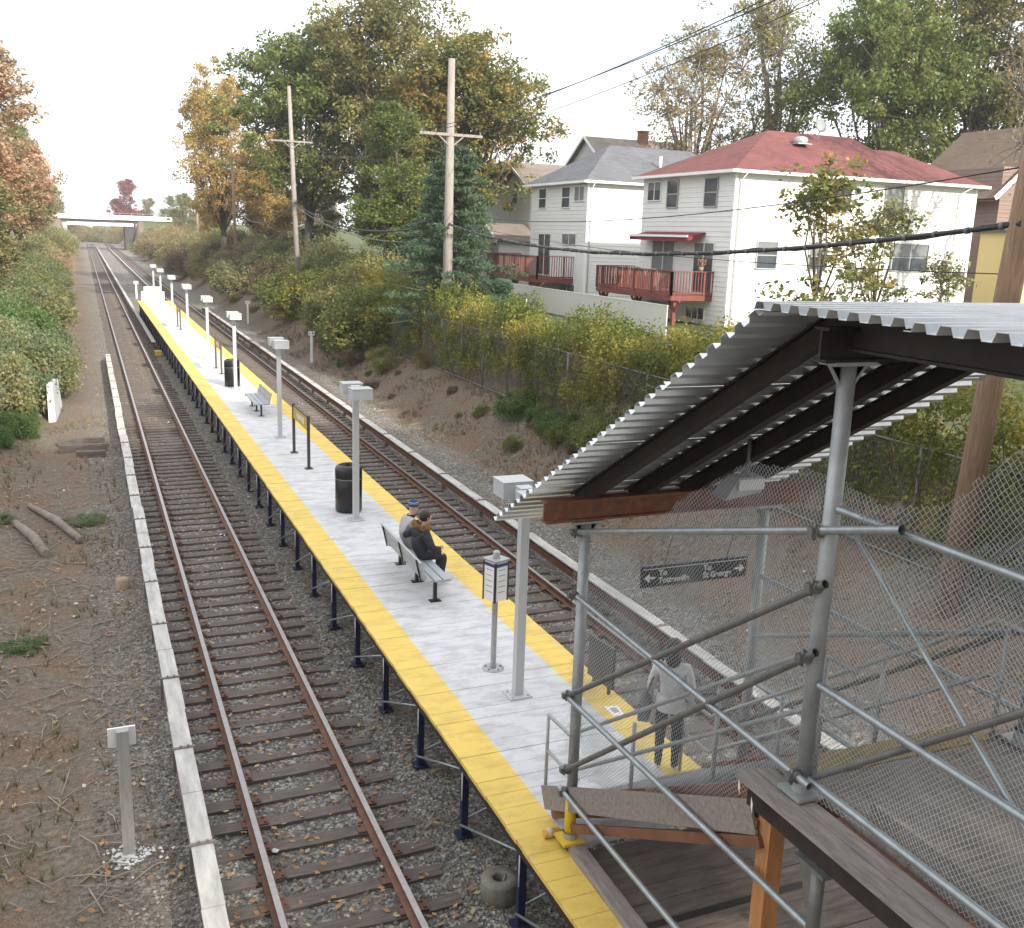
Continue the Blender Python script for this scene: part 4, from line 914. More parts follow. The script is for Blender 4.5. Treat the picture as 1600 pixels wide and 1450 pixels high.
H2 = thing('house', 'two storey cream house with grey hip roof behind the darker deck', 'house', (30.3, 59.4, 3.4))
clap(30.3, 44.3, 59.4, 68.4, 3, 11.35).build('wall', M_side, H2)
mb = MB(); hip(mb, 30.3, 44.3, 59.4, 68.4, 11.35, 2.7, (4.2, 4.2)); rf2 = mb.build('roof', M_roofgry, H2); gutter(H2, 30.3, 44.3, 59.4, 68.4, 11.35); corner_trim(H2, 30.3, 59.4, 3.3, 11.2)
mb = MB(); mb.tube([(36.5, 61.0, 12.3), (36.5, 61.0, 13.3)], .1, 8); mb.lathe((36.5, 61.0, 12.45), [(.3, -.3), (.14, 0)], 10, 1); mb.build('vent_pipe', [M_trim, M_black], rf2)
for a0, a1, z0, z1, s_ in ((67, 65.8, 9.73, 11.0, 1), (63.2, 62, 9.71, 11.0, 1), (61.3, 59.9, 10.12, 11.0, 2), (66.8, 64.8, 5.1, 7.9, 2), (62.9, 60.8, 7.3, 7.95, 2), (63.0, 60.7, 3.4, 4.6, 2)): win(H2, 'x', 30.3, a0, a1, z0, z1, s_, M_frame, s_ == 1)
mb = MB(); mb.box((30.28, 61.4, 6.1), (.05, 1.0, 2.1)); mb.build('door', M_trim, H2)
downspout(H2, [(30.5, 58.9, 11.2), (30.5, 59.33, 10.8), (30.5, 59.33, 3.4)])

H3 = thing('house', 'white gabled house with arched window beside the pine tree', 'house', (34, 76.5, 3.4))
clap(34, 46, 76.5, 89.5, 3.3, 11.7).build('wall', M_sidew, H3)
def gable(mb, x0, x1, y0, y1, z, h, o=.4, wallmi=1):     # ridge along X, gable end faces -x
    ym = (y0+y1)/2
    mb.add([(x0-o, y0-o, z-.2), (x1+o, y0-o, z-.2), (x1+o, ym, z+h), (x0-o, ym, z+h), (x0-o, y1+o, z-.2), (x1+o, y1+o, z-.2)], ((0, 1, 2, 3), (3, 2, 5, 4)))
    mb.add([(x0-o, y0-o, z-.32), (x1+o, y0-o, z-.32), (x1+o, ym, z+h-.12), (x0-o, ym, z+h-.12), (x0-o, y1+o, z-.32), (x1+o, y1+o, z-.32)], ((3, 2, 1, 0), (4, 5, 2, 3)))
    return mb
def gable_end(t, x, y0, y1, z, h, m, o=.4):
    mb = MB(); mb.add([(x, y0, z-.4), (x, y1, z-.4), (x, (y0+y1)/2, z+h-.25)], ((2, 1, 0),)); mb.build('gable_wall', m, t)
    for a, b in (((y0-o, z-.26), ((y0+y1)/2, z+h-.06)), ((y1+o, z-.26), ((y0+y1)/2, z+h-.06))):
        mb = MB(); mb.beam((x-o-.02, a[0], a[1]), (x-o-.02, b[0], b[1]), .05, .24); mb.build('rake_board', M_trim, t)
mb = MB(); gable(mb, 34, 46, 76.5, 89.5, 11.6, 2.4); mb.build('roof', M_rooftan, H3); 
mb = MB(); mb.box((35, 80, 10), (2.2, 6.4, 3.6)); mb.build('bay_wall', M_sidew, H3)
mb = MB(); gable(mb, 33.9, 40, 76.8, 83.2, 11.7, 1.6); mb.build('roof', M_rooftan, H3); gable_end(H3, 33.88, 76.8, 83.2, 11.75, 1.55, M_sidew)
mb = MB(); mb.beam((33.6, 83.2, 11.4), (33.6, 89.9, 11.4), .1, .2); mb.build('gutter', M_trim, H3)
win(H3, 'x', 33.88, 80.5, 79.3, 10.4, 11.45, 1)
mb = MB(); mb.add([(33.86, 79.3+.6+.6*math.cos(a), 11.55+.55*math.sin(a)) for a in [PI*i/10 for i in range(11)]], (tuple(range(11)),)); mb.build('arched_window', M_glass, H3)
mb = MB(); mb.tube([(33.85, 79.3+.6+.64*math.cos(a), 11.55+.59*math.sin(a)) for a in [PI*i/10 for i in range(11)]], .05, 6); mb.build('arch_trim', M_trim, H3)
t = thing('shed', 'small white gabled shed in front of the white house', 'shed', (31, 77, 3.4))
mb = MB(); mb.box((32, 77.5, 5.3), (3, 5, 4.2)); mb.build('wall', M_sideg, t)
mb = MB(); gable(mb, 30.5, 33.5, 75, 80, 7.5, 1.2, .3); mb.build('roof', M_rooftan, t); gable_end(t, 30.48, 75, 80, 7.5, 1.2, M_sidew, .3)
H4 = thing('house', 'tan gabled roof house rising behind the grey roofed house', 'house', (46, 88, 4))
mb = MB(); mb.box((52, 92, 9.2), (11, 8, 11)); mb.build('wall', M_sideg, H4)
mb = MB(); gable(mb, 46.5, 57.5, 88, 96, 14.9, 2.7); rr_ = mb.build('roof', M_rooftan, H4); gable_end(H4, 46.48, 88, 96, 14.9, 2.7, M_sideg)
mb = MB(); mb.box((52.5, 91.5, 17.6), (.9, .7, 1.6)); mb.box((52.5, 91.5, 18.4), (1.05, .85, .12)); mb.build('chimney', M_rust, rr_)
win(H4, 'x', 46.47, 91.6, 90.8, 14.2, 15.2, 1)
H5 = thing('house', 'brown shingled gabled house with yellow wing beyond the red roof', 'house', (48, 40, 3.6))
clap(49, 59, 40, 48, 3.4, 13).build('wall', M_sideb, H5)
def gable_y(mb, x0, x1, y0, y1, z, h, o=.4):
    xm = (x0+x1)/2
    mb.add([(x0-o, y0-o, z-.2), (x0-o, y1+o, z-.2), (xm, y1+o, z+h), (xm, y0-o, z+h), (x1+o, y0-o, z-.2), (x1+o, y1+o, z-.2)], ((0, 3, 2, 1), (3, 4, 5, 2)))
    mb.add([(x0-o, y0-o, z-.35), (x0-o, y1+o, z-.35), (xm, y1+o, z+h-.15), (xm, y0-o, z+h-.15), (x1+o, y0-o, z-.35), (x1+o, y1+o, z-.35)], ((1, 2, 3, 0), (2, 5, 4, 3)))
    return mb
mb = MB(); gable_y(mb, 48.5, 59.5, 40, 48, 11.2, 4.8); mb.build('roof', M_roofbrn, H5)
mb = MB(); mb.add([(48.8, 39.98, 11.0), (59.2, 39.98, 11.0), (54, 39.98, 15.6)], ((0, 1, 2),)); mb.build('gable_wall', M_sideb, H5)
for x_, s_ in ((48.1, 1), (59.9, -1)):
    mb = MB(); mb.beam((x_, 39.55, 11.0), (54, 39.55, 15.95), .06, .28); mb.build('rake_board', M_trim, H5)
H5.location = (48, 40, 3.6)
win(H5, 'y', 39.97, 50.3, 51.4, 9.2, 11.0, 1)
mb = MB(); mb.box((49.3, 38.6, 6.2), (2.6, 3.2, 5.4)); mb.build('yellow_wing', M_sidey, H5); win(H5, 'y', 36.98, 49.3, 50.0, 6.6, 8.4, 1)
mb = MB(); mb.box((49.5, 38.6, 9.0), (3.4, 3.8, .2)); mb.build('wing_roof', M_roofbrn, H5)
mb = MB(); mb.box((53.5, 37.5, 6.2), (4.6, 4.6, 5.6)); mb.build('grey_wing', M_sideg, H5); mb = MB(); mb.box((53.5, 37.5, 9.1), (5.2, 5.2, .25)); mb.build('wing_roof', M_roofgry, H5)
mb = MB(); mb.box((48.9, 36.2, 4.6), (2.8, 1.0, 1.9)); one('red_bench_wall', 'dark red low porch box beside the yellow wing', 'porch', mb, mat('dark_red', (.2, .02, .04), .6))
H5.location = (52.7, 48, 3.6)
# garden fences
def panel_fence(x, ya, yb, z0, z1, lab, m=M_trim):
    t = thing('garden_fence', lab, 'fence', (x, ya, z0))
    y = ya
    while y < yb:
        mb = MB(); mb.box((x, y+.145, (z0+z1)/2), (.04, .285, z1-z0)); mb.build('board', m, t); y += .29
    mb = MB(); mb.beam((x, ya, z1+.03), (x, yb, z1+.03), .07, .07); mb.build('cap_rail', m, t); return t
panel_fence(24.5, 39.5, 58.5, 3.2, 4.75, 'white vinyl panel fence below the red deck', mat('vinyl_fence', (.62, .60, .55), .6))
panel_fence(20.5, 46.5, 52.0, 3.0, 4.55, 'short white fence section beside the conifer bush', M_trim)

# ------------------------------------------------------------------ vegetation
def leaves_np(centres, radii, per, size, flat=.5, seed=0, droop=0., thin=.62):
    rg = np.random.default_rng(seed); n = len(centres)*per
    c = np.repeat(np.asarray(centres, float), per, 0); r = np.repeat(np.asarray(radii, float), per, 0)
    if r.ndim == 1: r = r[:, None]
    d = rg.normal(size=(n, 3)); d /= np.linalg.norm(d, axis=1)[:, None]
    p = c+d*r*(rg.random((n, 1))**.45)
    if droop: p[:, 2] -= droop*rg.random(n)**2
    s = size*rg.uniform(.55, 1.3, n)
    nrm = rg.normal(size=(n, 3)); nrm[:, 2] = np.abs(nrm[:, 2])+flat; nrm /= np.linalg.norm(nrm, axis=1)[:, None]
    t1 = np.cross(nrm, rg.normal(size=(n, 3))); t1 /= np.linalg.norm(t1, axis=1)[:, None]; t2 = np.cross(nrm, t1)
    a = t1*s[:, None]; b = t2*(s*thin)[:, None]
    v = np.empty((n, 4, 3)); v[:, 0] = p-a; v[:, 1] = p-b+a*.1; v[:, 2] = p+a; v[:, 3] = p+b+a*.1
    return v.reshape(-1, 3)
def quads_mesh(name, v, m):
    me = bpy.data.meshes.new(name); n = len(v)//4
    me.vertices.add(len(v)); me.vertices.foreach_set('co', np.ascontiguousarray(v, dtype=np.float32).ravel())
    me.loops.add(n*4); me.loops.foreach_set('vertex_index', np.arange(n*4, dtype=np.int32))
    me.polygons.add(n); me.polygons.foreach_set('loop_start', np.arange(0, n*4, 4, dtype=np.int32)); me.polygons.foreach_set('loop_total', np.full(n, 4, dtype=np.int32))
    me.materials.append(m); me.update(calc_edges=True); me.validate(); return me
def tree_meshes(seed, H, R, cb, nl=9, per=70, ncl=220, lsize=.16, crad=.9, lean=(0, 0), tr=.28, multi=1, sparse=False, top=1.0, twigs=True):
    """trunk+limbs mesh builder and leaf vertices for a broadleaf tree; cb = crown base height"""
    rr = random.Random(seed); mb = MB(); cl = []; rad = []
    lobes = []
    for k in range(nl):
        a = 2*PI*k/nl*1.0+rr.uniform(-.4, .4); f = rr.uniform(.25, .62)*R; z = cb+(H-cb)*rr.uniform(.18, .82); sh_ = 1-abs((z-cb)/(H-cb)-.45)*.7
        lobes.append((Vector((f*math.cos(a)*sh_+lean[0], f*math.sin(a)*sh_+lean[1], z)), R*rr.uniform(.32, .5)*sh_))
    lobes.append((Vector((lean[0], lean[1], cb+(H-cb)*.8*top)), R*.42))
    for mt in range(multi):
        ox, oy = (rr.uniform(-.5, .5)*multi*.6, rr.uniform(-.5, .5)*multi*.6) if multi > 1 else (0, 0)
        tp = Vector((lean[0]*.7+ox*1.8, lean[1]*.7+oy*1.8, cb+(H-cb)*.55))
        mb.tube([(ox, oy, -.6), (ox*1.1+rr.uniform(-.15, .15), oy*1.1, H*.22), (ox*1.4+lean[0]*.3, oy*1.4+lean[1]*.3, cb), tuple(tp)], tr, 8, radii=[tr*1.35, tr, tr*.72, tr*.28])
    for c, r in lobes:
        st = Vector((lean[0]*.3, lean[1]*.3, cb*rr.uniform(.75, 1.0)+(c.z-cb)*.25)); mid = st.lerp(c, .5)+Vector((rr.uniform(-.5, .5), rr.uniform(-.5, .5), rr.uniform(-.2, .8)))
        mb.tube([st, mid, c], tr*.4, 6, radii=[tr*.45, tr*.3, tr*.12])
        k = max(4, int(ncl/len(lobes)))
        for i in range(k):
            d = Vector((rr.gauss(0, 1), rr.gauss(0, 1), rr.gauss(.15, 1))).normalized(); p = c+d*r*rr.uniform(.45, 1.22); p.z = max(p.z, cb*.8)
            cl.append(tuple(p)); q_ = crad*rr.uniform(.5, 1.25); rad.append((q_, q_, q_*.7))
            if twigs and (sparse or i % 2 == 0):
                m2 = c.lerp(p, .5)+Vector((rr.uniform(-.3, .3), rr.uniform(-.3, .3), rr.uniform(-.1, .4))); e = p+d*crad*(1.0 if sparse else .5)
                mb.tube([c.lerp(p, .05), m2, p, e], .03, 4, radii=[tr*.13, tr*.09, tr*.05, .008], cap=False)
    return mb, leaves_np(cl, rad, per, lsize, .4, seed)
TREE = {}
def tree_kind(key, leafm, bark, **kw):
    mb, lv = tree_meshes(**kw); TREE[key] = (mb.mesh('trunk', bark), quads_mesh('crown', lv, leafm))
def put_tree(key, x, y, label, s=1., rz=None, z=None, sz=None, leafm=None, name='tree', cat='tree', group=None):
    t = thing(name, label, cat, (x, y, (gz(x, y) if z is None else z)), group, rz if rz is not None else random.uniform(0, 6.3)); t.scale = (s, s, sz or s)
    a = bpy.data.objects.new('trunk', TREE[key][0]); b = bpy.data.objects.new('crown', TREE[key][1])
    for o in (a, b): link(o); o.parent = t
    if leafm: b.material_slots[0].link = 'OBJECT'; b.material_slots[0].material = leafm
    return t
G_green = leaf_mat('leaf_green', [(0.069, 0.1, 0.027), (0.119, 0.163, 0.04), (0.188, 0.219, 0.056), (0.288, 0.275, 0.088)])
G_olive = leaf_mat('leaf_olive', [(0.112, 0.125, 0.044), (0.188, 0.194, 0.062), (0.275, 0.25, 0.088), (0.388, 0.312, 0.125)])
G_orange = leaf_mat('leaf_orange_green', [(0.088, 0.112, 0.031), (0.138, 0.169, 0.044), (0.213, 0.219, 0.062), (0.35, 0.237, 0.069), (0.55, 0.25, 0.075)])
G_gold = leaf_mat('leaf_gold', [(.24, .18, .05), (.38, .27, .075), (.48, .34, .11), (.55, .42, .19)])
G_pink = leaf_mat('leaf_pink_orange', [(.22, .22, .10), (.36, .29, .15), (.50, .31, .20), (.56, .36, .26)])
G_pale = leaf_mat('leaf_pale_yellow', [(0.2, 0.163, 0.075), (0.312, 0.25, 0.112), (0.375, 0.325, 0.15)])
G_mix = leaf_mat('leaf_pale_green', [(.13, .16, .06), (.20, .22, .09), (.28, .27, .12), (.38, .29, .15)])
G_red = leaf_mat('leaf_red', [(.16, .05, .04), (.28, .09, .08), (.34, .15, .12)])
G_bush = leaf_mat('leaf_bush', [(0.075, 0.106, 0.027), (0.125, 0.163, 0.043), (0.2, 0.219, 0.06), (0.325, 0.275, 0.081)])
G_vine = leaf_mat('leaf_vine', [(.06, .085, .022), (.11, .145, .03), (.18, .195, .04), (.29, .26, .05), (.50, .36, .06)])
G_brown = leaf_mat('leaf_brown_brush', [(.10, .085, .045), (.17, .135, .075), (.24, .18, .10)])
G_fresh = leaf_mat('leaf_fresh_green', [(.06, .11, .03), (.11, .18, .05), (.18, .24, .075)])
G_fern = leaf_mat('leaf_feathery', [(.11, .14, .065), (.17, .21, .10), (.26, .28, .16)])
G_pine = leaf_mat('pine_needle', [(0.033, 0.065, 0.034), (0.065, 0.111, 0.055), (0.111, 0.169, 0.085)], .1)
tree_kind('big', G_green, M_bark, seed=3, H=19, R=7.6, cb=3.2, nl=17, per=110, ncl=430, lsize=.15, crad=1.05, tr=.34)
tree_kind('big2', G_olive, M_bark, seed=5, H=20, R=7.6, cb=4.0, nl=16, per=95, ncl=400, lsize=.14, crad=1.05, tr=.36)
tree_kind('tall', G_pink, M_bark, seed=8, H=18, R=5.2, cb=2.2, nl=16, per=95, ncl=360, lsize=.14, crad=.95, tr=.25)
tree_kind('thin', G_pale, M_barkl, seed=11, H=21, R=7.0, cb=6, nl=14, per=26, ncl=460, lsize=.13, crad=.9, tr=.34, multi=3, sparse=True)
tree_kind('bare', G_pale, M_barkl, seed=14, H=17, R=5.5, cb=5, nl=11, per=4, ncl=330, lsize=.12, crad=.8, tr=.26, multi=2, sparse=True)
tree_kind('maple', G_orange, M_bark, seed=21, H=7.8, R=2.7, cb=1.6, nl=9, per=19, ncl=140, lsize=.11, crad=.5, tr=.10, sparse=True)
def bush_mesh(seed, m, n=75, per=150, R=1.4, Hh=1.6, lsize=.047, crad=.40):
    rr = random.Random(seed); cl = []; rad = []
    for i in range(n):
        a = rr.uniform(0, 6.3); f = R*math.sqrt(rr.random()); z = Hh*rr.random()*math.sqrt(max(.05, 1-(f/R)**2*.8)); cl.append((f*math.cos(a), f*math.sin(a), z)); q_ = crad*rr.uniform(.6, 1.3); rad.append((q_, q_, q_*.85))
    mb = MB()
    for i in range(9):
        c = cl[i*3]; mb.tube([(rr.uniform(-.2, .2), rr.uniform(-.2, .2), -.3), (c[0]*.5, c[1]*.5, c[2]*.6), c, (c[0]*1.15, c[1]*1.15, c[2]*1.2+.2)], .02, 4, radii=[.035, .025, .015, .006])
    return mb.mesh('stem', M_bark), quads_mesh('foliage', leaves_np(cl, rad, per, lsize, .3, seed), m)
BUSH = [bush_mesh(100+i, G_bush) for i in range(4)]
def put_bush(x, y, s, label, m, group=None, sz=None, z=None, k=None, cat='shrub', name='shrub'):
    t = thing(name, label, cat, (x, y, gz(x, y)-.1 if z is None else z), group, random.uniform(0, 6.3)); t.scale = (s, s, sz or s)
    st, fo = BUSH[random.randrange(4) if k is None else k]
    a = bpy.data.objects.new('stem', st); b = bpy.data.objects.new('foliage', fo)
    for o in (a, b): link(o); o.parent = t
    b.material_slots[0].link = 'OBJECT'; b.material_slots[0].material = m
    return t
# right side trees
put_tree('big', 19.2, 93, 'large dense green tree behind the slender utility pole', 1.12, .4, sz=1.2)
put_tree('big2', 24.6, 86, 'tallest olive green tree between the two utility poles', 1.2, 2.0, sz=1.28)
put_tree('big', 28.5, 77, 'broad green and orange tree behind the thick pole', 1.0, 4.0, leafm=G_orange, sz=1.04)
put_tree('tall', 20.0, 68, 'smaller dense green tree in front of the tall olive tree', .8, 4.0, leafm=G_green, sz=.75)
put_tree('big2', 15.6, 126, 'golden autumn tree standing apart beyond the green trees', 1.0, 1.1, leafm=G_gold, sz=1.2)
put_tree('tall', 20.4, 120, 'smaller golden tree beside the big golden tree', .95, leafm=G_gold, sz=.9)
put_tree('tall', 22, 130, 'green tree behind the smaller golden tree', .9, leafm=G_olive, sz=.8)
put_tree('big', 30, 100, 'green tree far behind the tall olive tree', 1.0, leafm=G_green)
put_tree('tall', 37, 98, 'mottled tree behind the white gabled house', .7, leafm=G_olive, sz=.7)
put_tree('thin', 50, 78, 'pale half bare tree with many limbs behind the grey roof', 1.05, 1.0, sz=1.12)
put_tree('thin', 57, 76, 'tall half bare tree behind the red roof ridge', 1.1, 3.0, sz=1.28, leafm=G_olive)
put_tree('big', 60, 66, 'dark green leafy tree behind the red roof and dish', 1.05, 1.0, sz=1.3)
put_tree('big2', 70, 66, 'olive tree behind the right end of the red roof', 1.15, 2.5, sz=1.45)
put_tree('thin', 73, 58, 'thinning autumn tree over the brown house', 1.1, 5.0, leafm=G_orange, sz=1.2)
put_tree('bare', 43.6, 36, 'bare branching tree beside the brown house', .8, 2.0, sz=1.1)
put_tree('bare', 46, 118, 'distant bare pale tree left of the tan roof', 1.0, 0.5); put_tree('bare', 40, 112, 'distant leafless tree behind the white gabled house', .8, 1.5)
put_tree('tall', 46, 112, 'small reddish tree behind the grey roof', .52, leafm=G_red)
put_tree('maple', 22.3, 26.8, 'slender maple with orange and green leaves before the cream house', .95, .7, z=3.3)
put_tree('maple', 25.4, 27.4, 'green sapling before the cream house beside the maple', .82, 2.2, leafm=G_mix, z=3.3)
put_tree('maple', 27.0, 26.0, 'low leafy sapling nearest the brown leaning pole', .55, 4.2, leafm=G_mix, z=3.4)
# pine
def pine(x, y, H, R, label, seed=4, n=24):
    rr = random.Random(seed); t = thing('pine_tree', label, 'tree', (x, y, gz(x, y)-.2)); mb = MB(); mb.tube([(0, 0, -.3), (0, 0, H*.5), (0, 0, H)], .2, 8, radii=[.22, .14, .02]); cl = []; rad = []
    for k in range(n):
        z = H*(.08+.9*k/n); L_ = R*(1-.85*(k/n)**1.2)*rr.uniform(.75, 1.15)
        for j in range(6):
            a = j*PI/3+k*.7+rr.uniform(-.5, .5); L2 = L_*rr.uniform(.6, 1.25); e = Vector((L2*math.cos(a), L2*math.sin(a), z+L_*rr.uniform(-.1, .3))); mb.tube([(0, 0, z), e*.5+Vector((0, 0, z*.5+.1)), e], .03, 4, radii=[.05, .03, .01], cap=False)
            for f in (.35, .6, .82, 1.0):
                cl.append((e.x*f, e.y*f, z+L_*.12*f)); rad.append((.42*(.6+.5*f), .42*(.6+.5*f), .17))
    o = mesh_obj('trunk', mb.mesh('trunk', M_bark), None, t); o = mesh_obj('crown', quads_mesh('crown', leaves_np(cl, rad, 75, .13, .1, seed, thin=.16), G_pine), None, t)
pine(16.4, 46, 9.8, 3.0, 'dark blue green pine tree beside the thick utility pole'); pine(18.2, 53, 8.5, 2.6, 'second pine partly behind the first by the thick pole', 9)
pine(27.0, 73, 3.2, 1.2, 'small dark conifer beside the darker deck', 12, 14); pine(19.4, 47.5, 2.2, 1.2, 'small pale green conifer bush by the white fence', 13, 12)
# unseen trees added behind the camera to keep the near platform in shade
for k, x in enumerate((-16, -9, -3, 3, 9, 15, 21)):
    put_tree('big' if k % 2 else 'big2', x, -12-2*(k % 2), 'unseen tall leafy tree added behind the camera to shade the near platform', 1.0, z=5.3, sz=1.2, group='unseen shade trees behind the camera', leafm=G_olive)
# left trees
for (x, y, k, s, szz, m, lab) in ((-7.4, 80, 'tall', 1.12, 1.02, G_pink, 'tall pinkish autumn tree above the left bank'), (-6.3, 100, 'tall', 1.0, 1.0, G_pink, 'pink and orange tree farther along the left bank'), (-6.3, 62, 'tall', .72, .5, G_mix, 'pale green tree low on the left bank before the pink tree'),
                             (-6.6, 125, 'tall', .95, .9, G_mix, 'yellow green tree on the left bank beyond the pink trees'), (-7.0, 150, 'tall', 1.0, .9, G_pink, 'orange tree farther down the left bank toward the bridge'), (-7.6, 185, 'tall', 1.05, .9, G_mix, 'greenish tree on the left bank near the bridge'), (-9, 225, 'tall', 1.1, .9, G_mix, 'last green tree on the left bank before the bridge'), (-9.5, 70, 'big', .7, .75, G_mix, 'broad tree at the back of the left bank'), (-13, 92, 'big', .9, 1.1, G_pink, 'broad pinkish tree behind the left bank trees')):
    put_tree(k, x, y, lab, s, leafm=m, sz=szz)
# shrubs
HUE = {'leaf_feathery': 'pale feathery', 'leaf_fresh_green': 'fresh bright green', 'leaf_pale_green': 'yellowish pale green', 'leaf_bush': 'dark green', 'leaf_green': 'deep green', 'leaf_olive': 'olive', 'leaf_vine': 'green and yellow', 'leaf_brown_brush': 'brown', 'leaf_pink_orange': 'orange pink', 'leaf_pale_yellow': 'straw coloured'}
def ring(n, fx, fy, fs, mats_, lab, grp):
    for i in range(n):
        m_ = random.choice(mats_); h_ = HUE[m_.name]; put_bush(fx(), fy(), fs(), h_+' '+lab, m_, h_+' '+grp)
U = random.uniform
ring(22, lambda: U(-4.6, -2.5), lambda: U(42, 62), lambda: U(1.0, 1.6), [G_fern, G_fresh, G_mix], 'shrub on the left bank above the concrete wall', 'shrubs on the left bank')
ring(28, lambda: U(-6, -3.0), lambda: U(60, 130), lambda: U(1.1, 1.9), [G_mix, G_fern, G_bush], 'leafy shrub farther along the left bank under the trees', 'shrubs along the far left bank')
ring(18, lambda: U(-9, -4.2), lambda: U(130, 300), lambda: U(1.6, 2.8), [G_mix, G_pink, G_olive], 'distant shrub on the left bank toward the bridge', 'distant shrubs left of the tracks')
for (x, y, s, m_, w_) in ((-3.3, 43.5, 1.25, G_fern, 'large feathery shrub arching over the concrete wall'), (-3.6, 40.2, 1.2, G_mix, 'large pale green shrub at the near end of the left bank thicket'), (-4.4, 37.6, 1.1, G_fern, 'broad feathery shrub behind the low weeds of the left bank'), (-2.9, 48, 1.3, G_fern, 'tall feathery shrub just behind the concrete wall'), (-3.4, 52.5, 1.5, G_fresh, 'tall bright green shrub farther behind the concrete wall')):
    put_bush(x, y, s, w_, m_, sz=s*1.35)
for (x, y, s) in ((-2.6, 39.5, .55), (-2.9, 37.5, .6), (-3.2, 35.5, .5), (-2.3, 38.3, .35)): put_bush(x, y, s, 'low bright green weed clump at the foot of the left bank', G_fresh, 'green weed clumps on the left bank')
for (x, y, s, m, lab) in ((-1.45, 19.0, .33, G_fresh, 'small bright green weed tuft on bare soil'), (-.35, 27.2, .42, G_fern, 'grey green sprawling weed beside the cover boards'), (-2.6, 27.5, .4, G_fern, 'wispy dry weed by the rotten logs')): put_bush(x, y, s, lab, m, sz=s*.45)
ring(34, lambda: U(14.6, 18.5), lambda: U(50, 82), lambda: U(1.2, 2.1), [G_bush, G_vine, G_green, G_olive], 'shrub in the thicket below the slender pole', 'thicket shrubs below the poles')
ring(44, lambda: U(14.1, 20.0), lambda: U(80, 165), lambda: U(1.4, 2.6), [G_bush, G_olive, G_mix, G_brown], 'shrub in the thicket along the far right embankment', 'thicket shrubs along the far embankment')
ring(34, lambda: U(14, 30), lambda: U(150, 300), lambda: U(1.8, 3.2), [G_mix, G_olive, G_pale, G_brown], 'distant shrub right of the tracks near the bridge', 'distant shrubs right of the tracks')
ring(30, lambda: U(13.0, 15.0), lambda: U(40, 110), lambda: U(.25, .6), [G_brown, G_brown, G_olive], 'low brush at the top of the bare embankment', 'low brush on the embankment')
ring(16, lambda: U(16.0, 19.5), lambda: U(50, 66), lambda: U(1.0, 1.5), [G_bush, G_vine, G_olive], 'tall leafy shrub between the fence and the pine', 'shrubs between fence and pine')
ring(10, lambda: U(14.0, 14.6), lambda: U(21, 34), lambda: U(.45, .75), [G_fresh, G_bush], 'weed shrub at the foot of the vine fence', 'weeds at the vine fence')
ring(16, lambda: U(16.0, 19.0), lambda: U(15, 36), lambda: U(.45, .75), [G_vine, G_bush, G_olive], 'shrub behind the vine fence below the houses', 'shrubs behind the vine fence')
ring(18, lambda: U(12.2, 14.4), lambda: U(18, 60), lambda: U(.12, .34), [G_fresh, G_brown, G_bush], 'small weed clump on the bare embankment', 'weed clumps on the embankment')
# vine-covered fence
fence = thing('chain_link_fence', 'chain link fence smothered in yellowing green vines along the embankment top', 'fence', (14.75, 10, 1.5))
for i, y in enumerate(np.arange(9, 60, 2.6)):
    z = gz(14.75, y); mb = MB(); mb.tube([(14.75, y, z-.2), (14.75, y, z+2.35)], .035, 8); mb.build('post', M_galvd, fence)
mb = MB(); mb.tube([(14.75, 9, gz(14.75, 9)+2.35), (14.75, 60, gz(14.75, 60)+2.35)], .022, 6); mb.build('top_rail', M_galvd, fence)
mb = MB(); mb.tube([(14.7, 9, gz(14.75, 9)+.08), (14.7, 60, gz(14.75, 60)+.08)], .016, 6); mb.build('bottom_wire', M_galv, fence)
mb = MB()
for k in range(620):
    y = 9+k*.0823; z = gz(14.75, y)
    mb.tube([(14.75, y, z), (14.75, y+.9, z+2.3)], .0035, 3, cap=False); mb.tube([(14.75, y+.9, z), (14.75, y, z+2.3)], .0035, 3, cap=False)
mb.build('wire_mesh', M_galvd, fence, kind='stuff')
def vine_cl(seed, n, ya, yb, zlo, zhi, xo=(.0, .0), crad=.34):
    rr = random.Random(seed); cl = []; rad = []
    for i in range(n):
        y = rr.uniform(ya, yb); u = rr.random(); top = zhi-.15+.35*(1-smooth(20, 27, y))+.35*math.sin(y*.9)+.25*math.sin(y*2.3+1); low = zlo+.5*math.sin(y*.7+2)+.4*math.sin(y*1.9)
        z = low+(top-low)*u**.75; x = 14.75+xo[0]+(xo[1]-xo[0])*rr.random()+.9*max(0, (z-3.2))*rr.random()*.6
        cl.append((x, y, z)); q_ = crad*rr.uniform(.6, 1.4); rad.append((q_*.8, q_, q_))
    return cl, rad
cl, rad = vine_cl(31, 2700, 9, 60, 2.3, 5.15, (-.35, 1.1))
me = quads_mesh('vines', leaves_np(cl, rad, 64, .052, .1, 5, droop=.5), G_vine)
v = mesh_obj('vines', me, None); tag(v, 'mass of green and yellow vines hanging over the chain link fence', 'vines', kind='stuff')
mb = MB(); rr = random.Random(5)
for k in range(500):
    y = rr.uniform(9, 60); z = gz(14.7, y); x = 14.6+rr.uniform(-.1, .5); p = [(x, y, z+rr.uniform(0, .6))]
    for j in range(3): p.append((x+rr.uniform(-.2, .2), p[-1][1]+rr.uniform(-.5, .5), p[-1][2]+rr.uniform(.5, 1.0)))
    mb.tube(p, .008, 4, cap=False)
vs_ = mb.build('vine_stems', mat('vine_stem', (.10, .075, .055), .9), None, kind='stuff'); tag(vs_, 'bare brown vine stems tangled through the lower fence', 'vines')
